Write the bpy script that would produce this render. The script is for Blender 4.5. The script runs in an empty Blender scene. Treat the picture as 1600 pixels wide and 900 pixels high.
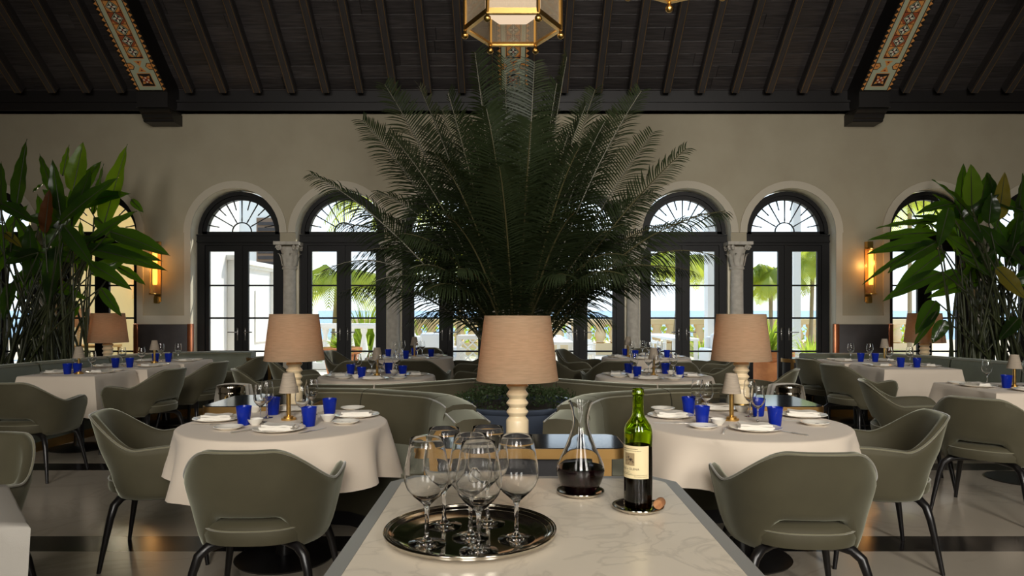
import bpy, bmesh, math, random
from math import sin, cos, pi, radians, sqrt, atan2, tan
from mathutils import Vector, Matrix

# ------------------------------------------------------------------ camera, light, exposure
SC = bpy.context.scene
COL = SC.collection
H, F, U0, V0 = 1.38, 1100.0, 802.0, 484.0      # eye height, focal length in pixels, vanishing point (1600x900 frame)

cam_d = bpy.data.cameras.new('camera')
cam_d.sensor_width = 36.0
cam_d.lens = 36.0 * F / 1600.0
cam_d.shift_x = -(U0 - 800.0) / 1600.0
cam_d.shift_y = (V0 - 450.0) / 1600.0
cam_d.clip_start = 0.02
cam_d.clip_end = 3000
cam = bpy.data.objects.new('camera', cam_d)
cam.location = (0, 0, H)
cam.rotation_euler = (pi / 2, 0, 0)
COL.objects.link(cam)
SC.camera = cam

SC.view_settings.view_transform = 'Standard'
SC.view_settings.look = 'None'
SC.view_settings.gamma = 1.0
SC.view_settings.use_curve_mapping = False
SC.view_settings.exposure = 0.0
cy = SC.cycles
cy.use_denoising = True
cy.max_bounces = 32
cy.diffuse_bounces = 5
cy.glossy_bounces = 5
cy.transmission_bounces = 30
cy.transparent_max_bounces = 40
cy.sample_clamp_indirect = 6.0
cy.blur_glossy = 0.5

world = bpy.data.worlds.new('world')
SC.world = world
world.use_nodes = True
wn = world.node_tree
wn.nodes.clear()
w_out = wn.nodes.new('ShaderNodeOutputWorld')
w_bg = wn.nodes.new('ShaderNodeBackground')
w_tc = wn.nodes.new('ShaderNodeTexCoord')
w_sep = wn.nodes.new('ShaderNodeSeparateXYZ')
w_ramp = wn.nodes.new('ShaderNodeValToRGB')          # hazy seaside sky: pale at the horizon, blue overhead
w_ramp.color_ramp.elements[0].position = 0.0
w_ramp.color_ramp.elements[0].color = (0.80, 0.88, 0.95, 1)
w_ramp.color_ramp.elements[1].position = 0.75
w_ramp.color_ramp.elements[1].color = (0.32, 0.52, 0.86, 1)
w_e = w_ramp.color_ramp.elements.new(0.22)
w_e.color = (0.66, 0.80, 0.95, 1)
w_bg.inputs['Strength'].default_value = 1.8
wn.links.new(w_tc.outputs['Generated'], w_sep.inputs[0])
wn.links.new(w_sep.outputs['Z'], w_ramp.inputs[0])
wn.links.new(w_ramp.outputs[0], w_bg.inputs[0])
wn.links.new(w_bg.outputs[0], w_out.inputs[0])

def light(name, kind, loc, energy, color=(1, 1, 1), **kw):
    d = bpy.data.lights.new(name, kind)
    d.energy = energy
    d.color = color
    for k, v in kw.items():
        setattr(d, k, v)
    o = bpy.data.objects.new(name, d)
    o.location = loc
    COL.objects.link(o)
    return o

sun = light('sun', 'SUN', (0, 0, 20), 4.0, (1.0, 0.95, 0.86), angle=radians(0.6))
sun.rotation_euler = (-Vector((0.80, 0.72, 1.25))).to_track_quat('-Z', 'Y').to_euler()

# daylight through the tall windows of the wall behind the camera
for i, (x, e) in enumerate(((-3.3, 68), (0.0, 116), (3.3, 150))):
    a = light('window_daylight', 'AREA', (x, -4.35, 3.6), e, (1.0, 0.95, 0.88), shape='RECTANGLE', size=1.5, size_y=4.4, spread=radians(80))
    a.rotation_euler = (Vector((0, 1, -0.25))).to_track_quat('-Z', 'Y').to_euler()
# sky portals in the openings of the garden wall
DOOR_X = (-4.25, -2.65, -1.05, 1.05, 2.65, 4.25, -6.43, 6.43, -8.03, 8.03)
for x in DOOR_X:
    a = light('sky_portal', 'AREA', (x, 11.12, 1.62), 1.0, shape='RECTANGLE', size=1.36, size_y=3.2)
    a.rotation_euler = (Vector((0, -1, 0))).to_track_quat('-Z', 'Y').to_euler()
    a.data.cycles.is_portal = True

R = random.Random(7)

def W(u, v, Y):
    """photo pixel at distance Y -> world point"""
    return Vector(((u - U0) * Y / F, Y, H + (V0 - v) * Y / F))

def G(u, v, Z):
    """photo pixel on the horizontal plane Z -> world point"""
    Y = F * (H - Z) / (v - V0)
    return Vector(((u - U0) * Y / F, Y, Z))

# ------------------------------------------------------------------ materials
def lin(c):
    return tuple(((x / 255.0) / 12.92 if x / 255.0 <= 0.04045 else ((x / 255.0 + 0.055) / 1.055) ** 2.4) for x in c) + (1.0,)

def pmat(name, col, rough=0.5, metal=0.0, var=None, scale=8.0, detail=4.0, bump=0.0, bscale=60.0, coords='Object',
         stretch=(1, 1, 1), rnd=0.0, **kw):
    """principled material; var = second colour mixed in by noise; rnd = per-object brightness variation"""
    m = bpy.data.materials.new(name)
    m.use_nodes = True
    nt = m.node_tree
    b = nt.nodes['Principled BSDF']
    b.inputs['Base Color'].default_value = lin(col)
    b.inputs['Roughness'].default_value = rough
    b.inputs['Metallic'].default_value = metal
    for k, v in kw.items():
        b.inputs[k.replace('_', ' ')].default_value = v
    tc = mp = None
    if var or bump:
        tc = nt.nodes.new('ShaderNodeTexCoord')
        mp = nt.nodes.new('ShaderNodeMapping')
        mp.inputs['Scale'].default_value = stretch
        nt.links.new(tc.outputs[coords], mp.inputs[0])
    last = None
    if var:
        n = nt.nodes.new('ShaderNodeTexNoise')
        n.inputs['Scale'].default_value = scale
        n.inputs['Detail'].default_value = detail
        nt.links.new(mp.outputs[0], n.inputs['Vector'])
        cr = nt.nodes.new('ShaderNodeValToRGB')
        cr.color_ramp.elements[0].position = 0.35
        cr.color_ramp.elements[1].position = 0.65
        cr.color_ramp.elements[0].color = lin(col)
        cr.color_ramp.elements[1].color = lin(var)
        nt.links.new(n.outputs['Fac'], cr.inputs[0])
        last = cr.outputs[0]
        nt.links.new(last, b.inputs['Base Color'])
    if rnd:
        oi = nt.nodes.new('ShaderNodeObjectInfo')
        mr = nt.nodes.new('ShaderNodeMapRange')
        mr.inputs[3].default_value = 1.0 - rnd
        mr.inputs[4].default_value = 1.0 + rnd
        nt.links.new(oi.outputs['Random'], mr.inputs[0])
        hs = nt.nodes.new('ShaderNodeHueSaturation')
        nt.links.new(mr.outputs[0], hs.inputs['Value'])
        if last:
            nt.links.new(last, hs.inputs['Color'])
        else:
            hs.inputs['Color'].default_value = lin(col)
        nt.links.new(hs.outputs[0], b.inputs['Base Color'])
    if bump:
        n2 = nt.nodes.new('ShaderNodeTexNoise')
        n2.inputs['Scale'].default_value = bscale
        n2.inputs['Detail'].default_value = 3
        nt.links.new(mp.outputs[0], n2.inputs['Vector'])
        bp = nt.nodes.new('ShaderNodeBump')
        bp.inputs['Strength'].default_value = bump
        bp.inputs['Distance'].default_value = 0.01
        nt.links.new(n2.outputs['Fac'], bp.inputs['Height'])
        nt.links.new(bp.outputs[0], b.inputs['Normal'])
    return m

def emat(name, col, strength):
    m = bpy.data.materials.new(name)
    m.use_nodes = True
    nt = m.node_tree
    nt.nodes.clear()
    o = nt.nodes.new('ShaderNodeOutputMaterial')
    e = nt.nodes.new('ShaderNodeEmission')
    e.inputs[0].default_value = lin(col)
    e.inputs[1].default_value = strength
    nt.links.new(e.outputs[0], o.inputs[0])
    return m

def thin_glass(name, tint=(1, 1, 1), ior=1.35, rough=0.0, haze=0.0, hazecol=(230, 230, 225), wave=0.0):
    """thin pane or thin blown glass: see-through, with a fresnel reflection"""
    m = bpy.data.materials.new(name)
    m.use_nodes = True
    nt = m.node_tree
    nt.nodes.clear()
    o = nt.nodes.new('ShaderNodeOutputMaterial')
    t = nt.nodes.new('ShaderNodeBsdfTransparent')
    t.inputs[0].default_value = (*tint, 1)
    g = nt.nodes.new('ShaderNodeBsdfGlossy')
    g.inputs['Roughness'].default_value = rough
    fr = nt.nodes.new('ShaderNodeFresnel')
    ge = nt.nodes.new('ShaderNodeNewGeometry')          # same reflection from either side of the sheet
    io = nt.nodes.new('ShaderNodeMix')
    io.inputs['A'].default_value = ior
    io.inputs['B'].default_value = 1.0 / ior
    nt.links.new(ge.outputs['Backfacing'], io.inputs['Factor'])
    nt.links.new(io.outputs['Result'], fr.inputs[0])
    mx = nt.nodes.new('ShaderNodeMixShader')
    nt.links.new(fr.outputs[0], mx.inputs[0])
    base = t.outputs[0]
    if haze:
        d = nt.nodes.new('ShaderNodeBsdfTranslucent')
        d.inputs[0].default_value = lin(hazecol)
        d2 = nt.nodes.new('ShaderNodeBsdfDiffuse')
        d2.inputs[0].default_value = lin(hazecol)
        ad = nt.nodes.new('ShaderNodeMixShader')
        nt.links.new(d.outputs[0], ad.inputs[1])
        nt.links.new(d2.outputs[0], ad.inputs[2])
        m2 = nt.nodes.new('ShaderNodeMixShader')
        m2.inputs[0].default_value = haze
        nt.links.new(t.outputs[0], m2.inputs[1])
        nt.links.new(ad.outputs[0], m2.inputs[2])
        base = m2.outputs[0]
        if wave:
            tc = nt.nodes.new('ShaderNodeTexCoord')
            wv = nt.nodes.new('ShaderNodeTexWave')
            wv.inputs['Scale'].default_value = wave
            nt.links.new(tc.outputs['UV'], wv.inputs[0])
            mr = nt.nodes.new('ShaderNodeMapRange')
            mr.inputs[3].default_value = haze * 0.45
            mr.inputs[4].default_value = min(1, haze * 1.5)
            nt.links.new(wv.outputs['Fac'], mr.inputs[0])
            nt.links.new(mr.outputs[0], m2.inputs[0])
    nt.links.new(base, mx.inputs[1])
    nt.links.new(g.outputs[0], mx.inputs[2])
    nt.links.new(mx.outputs[0], o.inputs[0])
    return m

def real_glass(name, col=(1, 1, 1), ior=1.46):
    m = bpy.data.materials.new(name)
    m.use_nodes = True
    nt = m.node_tree
    nt.nodes.clear()
    o = nt.nodes.new('ShaderNodeOutputMaterial')
    g = nt.nodes.new('ShaderNodeBsdfGlass')
    g.inputs['Color'].default_value = (*col, 1)
    g.inputs['Roughness'].default_value = 0.0
    g.inputs['IOR'].default_value = ior
    nt.links.new(g.outputs[0], o.inputs[0])
    return m

def leafmat(name, col, trans, rough=0.3, mixf=0.4, var=None, scale=3.0, stretch=(1, 1, 1)):
    """leaf: glossy face plus light coming through from behind"""
    m = pmat(name, col, rough, var=var, scale=scale, stretch=stretch)
    nt = m.node_tree
    b = nt.nodes['Principled BSDF']
    o = [n for n in nt.nodes if n.type == 'OUTPUT_MATERIAL'][0]
    t = nt.nodes.new('ShaderNodeBsdfTranslucent')
    t.inputs[0].default_value = lin(trans)
    mx = nt.nodes.new('ShaderNodeMixShader')
    mx.inputs[0].default_value = mixf
    nt.links.new(b.outputs[0], mx.inputs[1])
    nt.links.new(t.outputs[0], mx.inputs[2])
    nt.links.new(mx.outputs[0], o.inputs[0])
    return m

def marble(name, base, vein, rough, scale=2.0, amount=0.45):
    m = pmat(name, base, rough)
    nt = m.node_tree
    b = nt.nodes['Principled BSDF']
    tc = nt.nodes.new('ShaderNodeTexCoord')
    n1 = nt.nodes.new('ShaderNodeTexNoise')
    n1.inputs['Scale'].default_value = scale
    n1.inputs['Detail'].default_value = 8
    n1.inputs['Distortion'].default_value = 1.4
    nt.links.new(tc.outputs['Object'], n1.inputs['Vector'])
    r1 = nt.nodes.new('ShaderNodeValToRGB')          # thin veins where the noise crosses its middle
    e = r1.color_ramp.elements
    e[0].position = 0.47
    e[0].color = (0, 0, 0, 1)
    e[1].position = 0.53
    e[1].color = (0, 0, 0, 1)
    k = r1.color_ramp.elements.new(0.50)
    k.color = (1, 1, 1, 1)
    nt.links.new(n1.outputs['Fac'], r1.inputs[0])
    n2 = nt.nodes.new('ShaderNodeTexNoise')
    n2.inputs['Scale'].default_value = scale * 0.8
    n2.inputs['Detail'].default_value = 5
    nt.links.new(tc.outputs['Object'], n2.inputs['Vector'])
    mu = nt.nodes.new('ShaderNodeMath')
    mu.operation = 'MULTIPLY'
    nt.links.new(r1.outputs[0], mu.inputs[0])
    nt.links.new(n2.outputs['Fac'], mu.inputs[1])
    m2 = nt.nodes.new('ShaderNodeMath')
    m2.operation = 'MULTIPLY'
    m2.inputs[1].default_value = amount * 2
    nt.links.new(mu.outputs[0], m2.inputs[0])
    mx = nt.nodes.new('ShaderNodeMix')
    mx.data_type = 'RGBA'
    mx.inputs['A'].default_value = lin(base)
    mx.inputs['B'].default_value = lin(vein)
    nt.links.new(m2.outputs[0], mx.inputs['Factor'])
    r3 = nt.nodes.new('ShaderNodeMapRange')          # broad clouding
    r3.inputs[3].default_value = 0.86
    r3.inputs[4].default_value = 1.08
    nt.links.new(n2.outputs['Fac'], r3.inputs[0])
    hs = nt.nodes.new('ShaderNodeHueSaturation')
    nt.links.new(r3.outputs[0], hs.inputs['Value'])
    nt.links.new(mx.outputs['Result'], hs.inputs['Color'])
    nt.links.new(hs.outputs[0], b.inputs['Base Color'])
    return m

M = {}
M['wall'] = pmat('warm_plaster', (178, 169, 146), 0.85, var=(171, 161, 138), scale=2.0, bump=0.05, bscale=120)
M['reveal'] = pmat('daylit_reveal', (232, 224, 200), 0.7)  # lighter than the wall: daylight on the jambs put into the colour
M['trim'] = pmat('pale_plaster_trim', (200, 191, 172), 0.8)
M['wainscot'] = pmat('dark_leather_panel', (62, 56, 56), 0.55, var=(54, 48, 48), scale=5)
M['copper'] = pmat('copper_trim', (190, 120, 85), 0.3, 0.9)
M['door'] = pmat('black_painted_wood', (16, 15, 15), 0.5, Specular_IOR_Level=0.3)
M['iron'] = pmat('dark_iron', (30, 29, 29), 0.4, 0.4)
M['steel'] = pmat('brushed_steel', (150, 148, 145), 0.3, 1.0)
M['pane'] = thin_glass('window_glass', (0.97, 0.98, 0.97), 1.3)
M['stone'] = pmat('cast_stone', (202, 196, 184), 0.8, var=(184, 178, 166), scale=14, bump=0.15, bscale=80)
M['ceil'] = pmat('dark_oak_deck', (30, 26, 24), 0.6)
M['plank'] = pmat('dark_oak_plank', (74, 69, 68), 0.42, var=(50, 46, 46), scale=4, stretch=(0.6, 9, 1), bump=0.2, bscale=20, rnd=0.22)
M['rafter'] = pmat('dark_oak_rafter', (54, 51, 51), 0.45, var=(66, 62, 61), scale=5, stretch=(6, 0.6, 6), rnd=0.1)
M['gilt'] = pmat('gilt_line', (150, 115, 50), 0.45, 0.4)
M['beam'] = pmat('black_oak_beam', (30, 27, 26), 0.45)
M['floor'] = marble('cream_terrazzo', (176, 166, 150), (146, 134, 120), 0.2, 1.1, 0.28)
M['band'] = marble('black_marble_band', (28, 26, 26), (84, 78, 72), 0.18, 2.2, 0.25)
M['velvet'] = pmat('sage_velvet', (71, 66, 46), 0.75, var=(64, 59, 40), scale=5, Sheen_Weight=0.55, Sheen_Roughness=0.4, Sheen_Tint=lin((225, 228, 205)))
M['piping'] = pmat('sage_piping', (108, 104, 80), 0.7, Sheen_Weight=0.6)
M['leather'] = pmat('sage_leather', (100, 104, 88), 0.5, var=(92, 95, 80), scale=6, Sheen_Weight=0.5, Sheen_Roughness=0.4, Sheen_Tint=lin((225, 230, 215)))
M['ebony'] = pmat('ebonised_wood', (22, 20, 20), 0.3)
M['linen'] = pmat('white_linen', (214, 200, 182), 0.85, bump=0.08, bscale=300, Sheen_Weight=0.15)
M['shadowlinen'] = pmat('shadowed_linen', (168, 163, 154), 0.85, bump=0.08, bscale=300)  # darker copy of the linen: shadow on the corner cloth put into its colour
M['napkin'] = pmat('cream_napkin', (232, 226, 214), 0.9)
M['china'] = pmat('white_china', (235, 230, 218), 0.12)
M['mark'] = pmat('dark_print', (40, 36, 34), 0.6)
M['silver'] = pmat('silver', (205, 198, 185), 0.1, 1.0)
M['cutlery'] = pmat('cutlery_steel', (222, 218, 210), 0.3, 0.75)
M['brass'] = pmat('brass', (226, 184, 108), 0.3, 1.0)
M['brass_dull'] = pmat('satin_brass', (190, 150, 92), 0.38, 1.0)
M['cobalt'] = leafmat('cobalt_glass', (22, 52, 172), (60, 110, 245), 0.08, 0.4)
M['glassware'] = thin_glass('blown_glass', (0.97, 0.975, 0.975), 1.5)
M['crystal'] = real_glass('crystal', (0.995, 0.997, 0.997), 1.40)
M['bottle'] = pmat('green_bottle_glass', (205, 236, 80), 0.0, Transmission_Weight=1.0, IOR=1.5)
M['wine'] = pmat('red_wine', (22, 4, 8), 0.04)
M['wine_dark'] = pmat('bottled_wine', (14, 4, 5), 0.6, Specular_IOR_Level=0.0)
M['label'] = pmat('cream_label', (222, 205, 160), 0.7)
M['ink'] = pmat('brown_ink', (44, 30, 22), 0.8)
M['inkpale'] = pmat('pale_brown_ink', (150, 130, 95), 0.8)
M['cork'] = pmat('cork', (178, 128, 84), 0.85, var=(150, 100, 62), scale=60)
M['marble'] = marble('white_marble', (230, 219, 200), (150, 140, 128), 0.22, 4.0, 0.22)
M['zinc'] = pmat('zinc_edge', (158, 158, 154), 0.35, 0.25)
M['blacktop'] = pmat('black_lacquer', (16, 18, 24), 0.1)
M['darkbase'] = pmat('dark_base', (26, 25, 27), 0.5)
M['ceramic'] = pmat('cream_ceramic', (226, 206, 168), 0.28)
M['planter'] = pmat('slate_blue_glaze', (72, 80, 94), 0.2)
M['soil'] = pmat('soil', (40, 30, 22), 0.95)
M['moss'] = leafmat('moss_green', (42, 58, 24), (70, 100, 30), 0.7, 0.25)
M['palm'] = leafmat('sago_frond_green', (38, 46, 28), (80, 105, 40), 0.42, 0.16)
M['rachis'] = pmat('frond_stalk', (66, 62, 36), 0.5)
M['trunk'] = pmat('palm_trunk', (40, 32, 26), 0.9, bump=0.8, bscale=20)
M['leaf'] = leafmat('heliconia_leaf', (30, 43, 24), (105, 160, 16), 0.22, 0.44, (38, 54, 28))
M['leaflit'] = leafmat('lit_heliconia_leaf', (96, 124, 34), (150, 200, 30), 0.3, 0.45, (84, 112, 30))  # heliconia leaf in lighter green: light on the upright leaves put into the colour
M['palm'].node_tree.nodes['Principled BSDF'].inputs['Specular IOR Level'].default_value = 0.22
M['leafdry'] = leafmat('dry_leaf', (92, 52, 24), (150, 80, 20), 0.5, 0.35)
M['leafyel'] = leafmat('yellowing_leaf', (120, 110, 40), (190, 170, 30), 0.4, 0.4)
M['stem'] = pmat('heliconia_stem', (70, 76, 48), 0.4, var=(44, 48, 30), scale=3, stretch=(1, 1, 0.5))
M['beamwhite'] = pmat('terrace_white', (240, 238, 232), 0.7)
M['terrace'] = pmat('terrace_stone', (232, 220, 200), 0.7, var=(222, 208, 186), scale=3)
M['balus'] = pmat('cast_coral_stone', (236, 208, 165), 0.8)
M['terra'] = pmat('terracotta', (210, 140, 90), 0.8, var=(190, 120, 76), scale=6)
M['shutter'] = pmat('shutter_brown', (128, 104, 84), 0.7)
M['sea'] = pmat('sea_water', (60, 130, 165), 0.25, var=(80, 150, 180), scale=0.02)
M['outleaf'] = leafmat('garden_leaf', (130, 155, 60), (210, 225, 80), 0.5, 0.5)
M['outpalm'] = leafmat('coconut_leaf', (150, 160, 70), (230, 235, 90), 0.4, 0.55)
M['outtrunk'] = pmat('coconut_trunk', (160, 140, 110), 0.9)
M['cream_room'] = pmat('cream_room_wall', (235, 215, 160), 0.8)
M['olive'] = pmat('motif_celadon', (190, 198, 170), 0.7)
M['orange'] = pmat('motif_orange', (236, 164, 88), 0.7)
M['rust'] = pmat('motif_rust', (176, 88, 48), 0.7)
M['red'] = pmat('motif_red', (140, 34, 30), 0.7)
M['cream'] = pmat('motif_cream', (238, 234, 212), 0.7)
M['black'] = pmat('motif_black', (24, 20, 20), 0.7)

def shade_mat(name, col, trans, mixf=0.35):
    return leafmat(name, col, trans, 0.9, mixf, tuple(int(c * 0.88) for c in col), 70.0, (0.25, 0.25, 3.0))
M['shade'] = shade_mat('linen_shade', (196, 172, 142), (225, 190, 150), 0.45)
M['shadesm'] = shade_mat('small_shade', (200, 186, 166), (220, 200, 170), 0.3)
M['bulb'] = emat('warm_bulb', (255, 196, 120), 12.0)
M['sconce_tube'] = emat('sconce_flame_tube', (255, 170, 70), 4.0)
M['sconce_glass'] = thin_glass('sconce_glass', (1, 0.93, 0.8), 1.4, 0.05, 0.25, (240, 225, 190))
M['diffuser'] = emat('lantern_diffuser', (240, 212, 180), 1.0)
M['reed'] = thin_glass('reeded_glass', (1, 0.97, 0.92), 1.4, 0.1, 0.45, (228, 216, 194), 14.0)
M['clearpane'] = thin_glass('lantern_glass', (1, 0.98, 0.95), 1.4, 0.02, 0.3, (228, 216, 194))

# ------------------------------------------------------------------ mesh helpers
class MB:
    def __init__(s):
        s.v, s.f, s.m, s.uv = [], [], [], None

    def add(s, vs, fs, mi=0):
        n = len(s.v)
        s.v += [tuple(p) for p in vs]
        for f in fs:
            s.f.append(tuple(i + n for i in f))
            s.m.append(mi)
        return s

    def box(s, a, b, mi=0, T=None):
        (x0, y0, z0), (x1, y1, z1) = a, b
        vs = [(x0, y0, z0), (x1, y0, z0), (x1, y1, z0), (x0, y1, z0), (x0, y0, z1), (x1, y0, z1), (x1, y1, z1), (x0, y1, z1)]
        if T:
            vs = [T @ Vector(p) for p in vs]
        return s.add(vs, [(0, 3, 2, 1), (4, 5, 6, 7), (0, 1, 5, 4), (1, 2, 6, 5), (2, 3, 7, 6), (3, 0, 4, 7)], mi)

    def rbox(s, a, b, r=0.01, seg=2, mi=0, T=None):
        bm = bmesh.new()
        bmesh.ops.create_cube(bm, size=1)
        for v in bm.verts:
            v.co = Vector([(a[i] + b[i]) / 2 + v.co[i] * (b[i] - a[i]) for i in range(3)])
        bmesh.ops.bevel(bm, geom=list(bm.edges), offset=r, segments=seg, profile=0.5, affect='EDGES')
        bm.verts.index_update()
        vs = [(T @ v.co if T else v.co.copy()) for v in bm.verts]
        fs = [[v.index for v in f.verts] for f in bm.faces]
        bm.free()
        return s.add(vs, fs, mi)

    def tube(s, pts, r, n=8, mi=0, caps=True):
        pts = [Vector(p) for p in pts]
        k = len(pts)
        rr = r if isinstance(r, (list, tuple)) else [r] * k
        t0 = (pts[1] - pts[0]).normalized()
        up = Vector((0, 0, 1)) if abs(t0.z) < 0.9 else Vector((1, 0, 0))
        a = t0.cross(up).normalized()
        vs = []
        for i in range(k):
            t = (pts[min(i + 1, k - 1)] - pts[max(i - 1, 0)]).normalized()
            a = (a - t * a.dot(t)).normalized()
            b = t.cross(a)
            for j in range(n):
                q = 2 * pi * j / n
                vs.append(pts[i] + (a * cos(q) + b * sin(q)) * rr[i])
        fs = []
        for i in range(k - 1):
            for j in range(n):
                j2 = (j + 1) % n
                fs.append((i * n + j, i * n + j2, (i + 1) * n + j2, (i + 1) * n + j))
        if caps:
            fs.append(tuple(range(n - 1, -1, -1)))
            fs.append(tuple((k - 1) * n + j for j in range(n)))
        return s.add(vs, fs, mi)

    def lathe(s, prof, n=24, c=(0, 0, 0), mi=0, closed=False):
        vs, fs, rows = [], [], []
        for (r, z) in prof:
            if r < 1e-6:
                rows.append([len(vs)])
                vs.append((c[0], c[1], c[2] + z))
            else:
                rows.append(list(range(len(vs), len(vs) + n)))
                for j in range(n):
                    q = 2 * pi * j / n
                    vs.append((c[0] + r * cos(q), c[1] + r * sin(q), c[2] + z))
        pr = list(zip(rows[:-1], rows[1:]))
        if closed:
            pr.append((rows[-1], rows[0]))
        for A, B in pr:
            if len(A) == 1 and len(B) == 1:
                continue
            for j in range(n):
                j2 = (j + 1) % n
                if len(A) == 1:
                    fs.append((A[0], B[j2], B[j]))
                elif len(B) == 1:
                    fs.append((A[j], A[j2], B[0]))
                else:
                    fs.append((A[j], A[j2], B[j2], B[j]))
        return s.add(vs, fs, mi)

    def prism(s, poly, z0, z1, mi=0):
        n = len(poly)
        vs = [(x, y, z0) for x, y in poly] + [(x, y, z1) for x, y in poly]
        fs = [tuple(range(n - 1, -1, -1)), tuple(range(n, 2 * n))]
        fs += [(i, (i + 1) % n, n + (i + 1) % n, n + i) for i in range(n)]
        return s.add(vs, fs, mi)

    def prism_y(s, poly, y0, y1, mi=0):
        """polygon given in x, z and pushed along y"""
        n = len(poly)
        vs = [(x, y0, z) for x, z in poly] + [(x, y1, z) for x, z in poly]
        fs = [tuple(range(n)), tuple(range(2 * n - 1, n - 1, -1))]
        fs += [(i, n + i, n + (i + 1) % n, (i + 1) % n) for i in range(n)]
        return s.add(vs, fs, mi)

    def grid(s, rows, mi=0, closed=False, cap=False):
        n, k = len(rows[0]), len(rows)
        vs = [p for r in rows for p in r]
        fs = []
        for i in range(k - 1):
            for j in range(n if closed else n - 1):
                j2 = (j + 1) % n
                fs.append((i * n + j, i * n + j2, (i + 1) * n + j2, (i + 1) * n + j))
        if cap:
            fs.append(tuple(range(n - 1, -1, -1)))
            fs.append(tuple((k - 1) * n + j for j in range(n)))
        return s.add(vs, fs, mi)

    def sweep(s, prof, path, mi=0):
        """closed profile (n, z) carried along a plan path of (x, y); n points to the left of travel"""
        k = len(path)
        rows = []
        for i in range(k):
            p = Vector(path[i])
            d0 = (Vector(path[i]) - Vector(path[max(i - 1, 0)]))
            d1 = (Vector(path[min(i + 1, k - 1)]) - Vector(path[i]))
            if d0.length < 1e-9: d0 = d1
            if d1.length < 1e-9: d1 = d0
            d0.normalize(); d1.normalize()
            t = (d0 + d1).normalized()
            nrm = Vector((-t.y, t.x)) / max(0.5, t.dot(d1))
            rows.append([(p.x + nrm.x * a, p.y + nrm.y * a, z) for a, z in prof])
        return s.grid(rows, mi, closed=True, cap=True)

    def mesh(s, name, mats, smooth=None):
        me = bpy.data.meshes.new(name)
        me.from_pydata(s.v, [], s.f)
        for m in (mats if isinstance(mats, (list, tuple)) else [mats]):
            me.materials.append(m)
        if any(s.m):
            me.polygons.foreach_set('material_index', s.m)
        bm = bmesh.new()
        bm.from_mesh(me)
        bmesh.ops.recalc_face_normals(bm, faces=list(bm.faces))
        bm.to_mesh(me)
        bm.free()
        if smooth is not None:
            me.polygons.foreach_set('use_smooth', [True] * len(me.polygons))
            if smooth < 179:
                me.set_sharp_from_angle(angle=radians(smooth))
        me.update()
        return me

    def build(s, name, mats, parent=None, smooth=None, loc=None, rz=None):
        return put(name, s.mesh(name, mats, smooth), parent, loc, rz)

def put(name, me, parent=None, loc=None, rz=None):
    o = bpy.data.objects.new(name, me)
    COL.objects.link(o)
    if parent: o.parent = parent
    if loc is not None: o.location = loc
    if rz is not None: o.rotation_euler = (0, 0, rz)
    return o

def tag(o, label=None, cat=None, group=None, kind=None):
    for k, v in (('label', label), ('category', cat), ('group', group), ('kind', kind)):
        if v: o[k] = v
    return o

def thing(name, label=None, cat=None, loc=(0, 0, 0), rz=0.0, group=None, kind=None):
    o = bpy.data.objects.new(name, None)
    COL.objects.link(o)
    o.empty_display_size = 0.05
    o.location = loc
    o.rotation_euler = (0, 0, rz)
    return tag(o, label, cat, group, kind)

def kids(o):
    return list(o.children)

def dup(root, loc, rz=0.0, label=None, group=None, scale=None):
    r = root.copy(); COL.objects.link(r)
    r.location = loc
    r.rotation_euler = (0, 0, rz)
    if scale: r.scale = (scale, scale, scale)
    if label: r['label'] = label
    if group: r['group'] = group
    def rec(src, dst):
        for ch in kids(src):
            c = ch.copy(); COL.objects.link(c)
            c.parent = dst
            rec(ch, c)
    rec(root, r)
    return r

def place(first, used, loc, rz, label, group=None, scale=None):
    """the first call moves the master itself, later calls copy it"""
    if not used:
        used.append(1)
        first.location = loc
        first.rotation_euler = (0, 0, rz)
        if scale: first.scale = (scale, scale, scale)
        first['label'] = label
        if group: first['group'] = group
        return first
    return dup(first, loc, rz, label, group, scale)

def subdiv(mb, name, mats, levels=2, parent=None):
    """catmull-clark a cage and keep the plain result"""
    me = mb.mesh(name + '_cage', mats, 180)
    o = bpy.data.objects.new('cage', me)
    COL.objects.link(o)
    md = o.modifiers.new('s', 'SUBSURF'); md.levels = levels; md.render_levels = levels
    dg = bpy.context.evaluated_depsgraph_get()
    out = bpy.data.meshes.new_from_object(o.evaluated_get(dg))
    out.name = name
    bpy.data.objects.remove(o); bpy.data.meshes.remove(me)
    out.polygons.foreach_set('use_smooth', [True] * len(out.polygons))
    return out

# ================================================================== ROOM SHELL
WY = 10.77                      # face of the garden wall
XR = 10.5
SP = 2.56                       # spring height of the arches
RO = 0.68                       # radius of the openings
IMP = 2.42                      # underside of the imposts that stand on the columns

floor = MB().box((-XR, -4.6, -0.2), (XR, 11.25, -0.012)).build('floor', M['soil'])
tag(floor, kind='structure')
ys = [(-4.6, -2.25), (-1.98, -0.05), (0.22, 1.82), (2.09, 4.02), (4.29, 6.05), (6.32, 8.1), (8.37, 11.25)]
for i, (a, b) in enumerate(ys):
    MB().box((-XR, a, -0.012), (XR, b, 0)).build('floor_slab', M['floor'], floor)
    if i < len(ys) - 1:
        MB().box((-XR, b, -0.012), (XR, ys[i + 1][0], 0)).build('floor_band', M['band'], floor)

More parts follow.
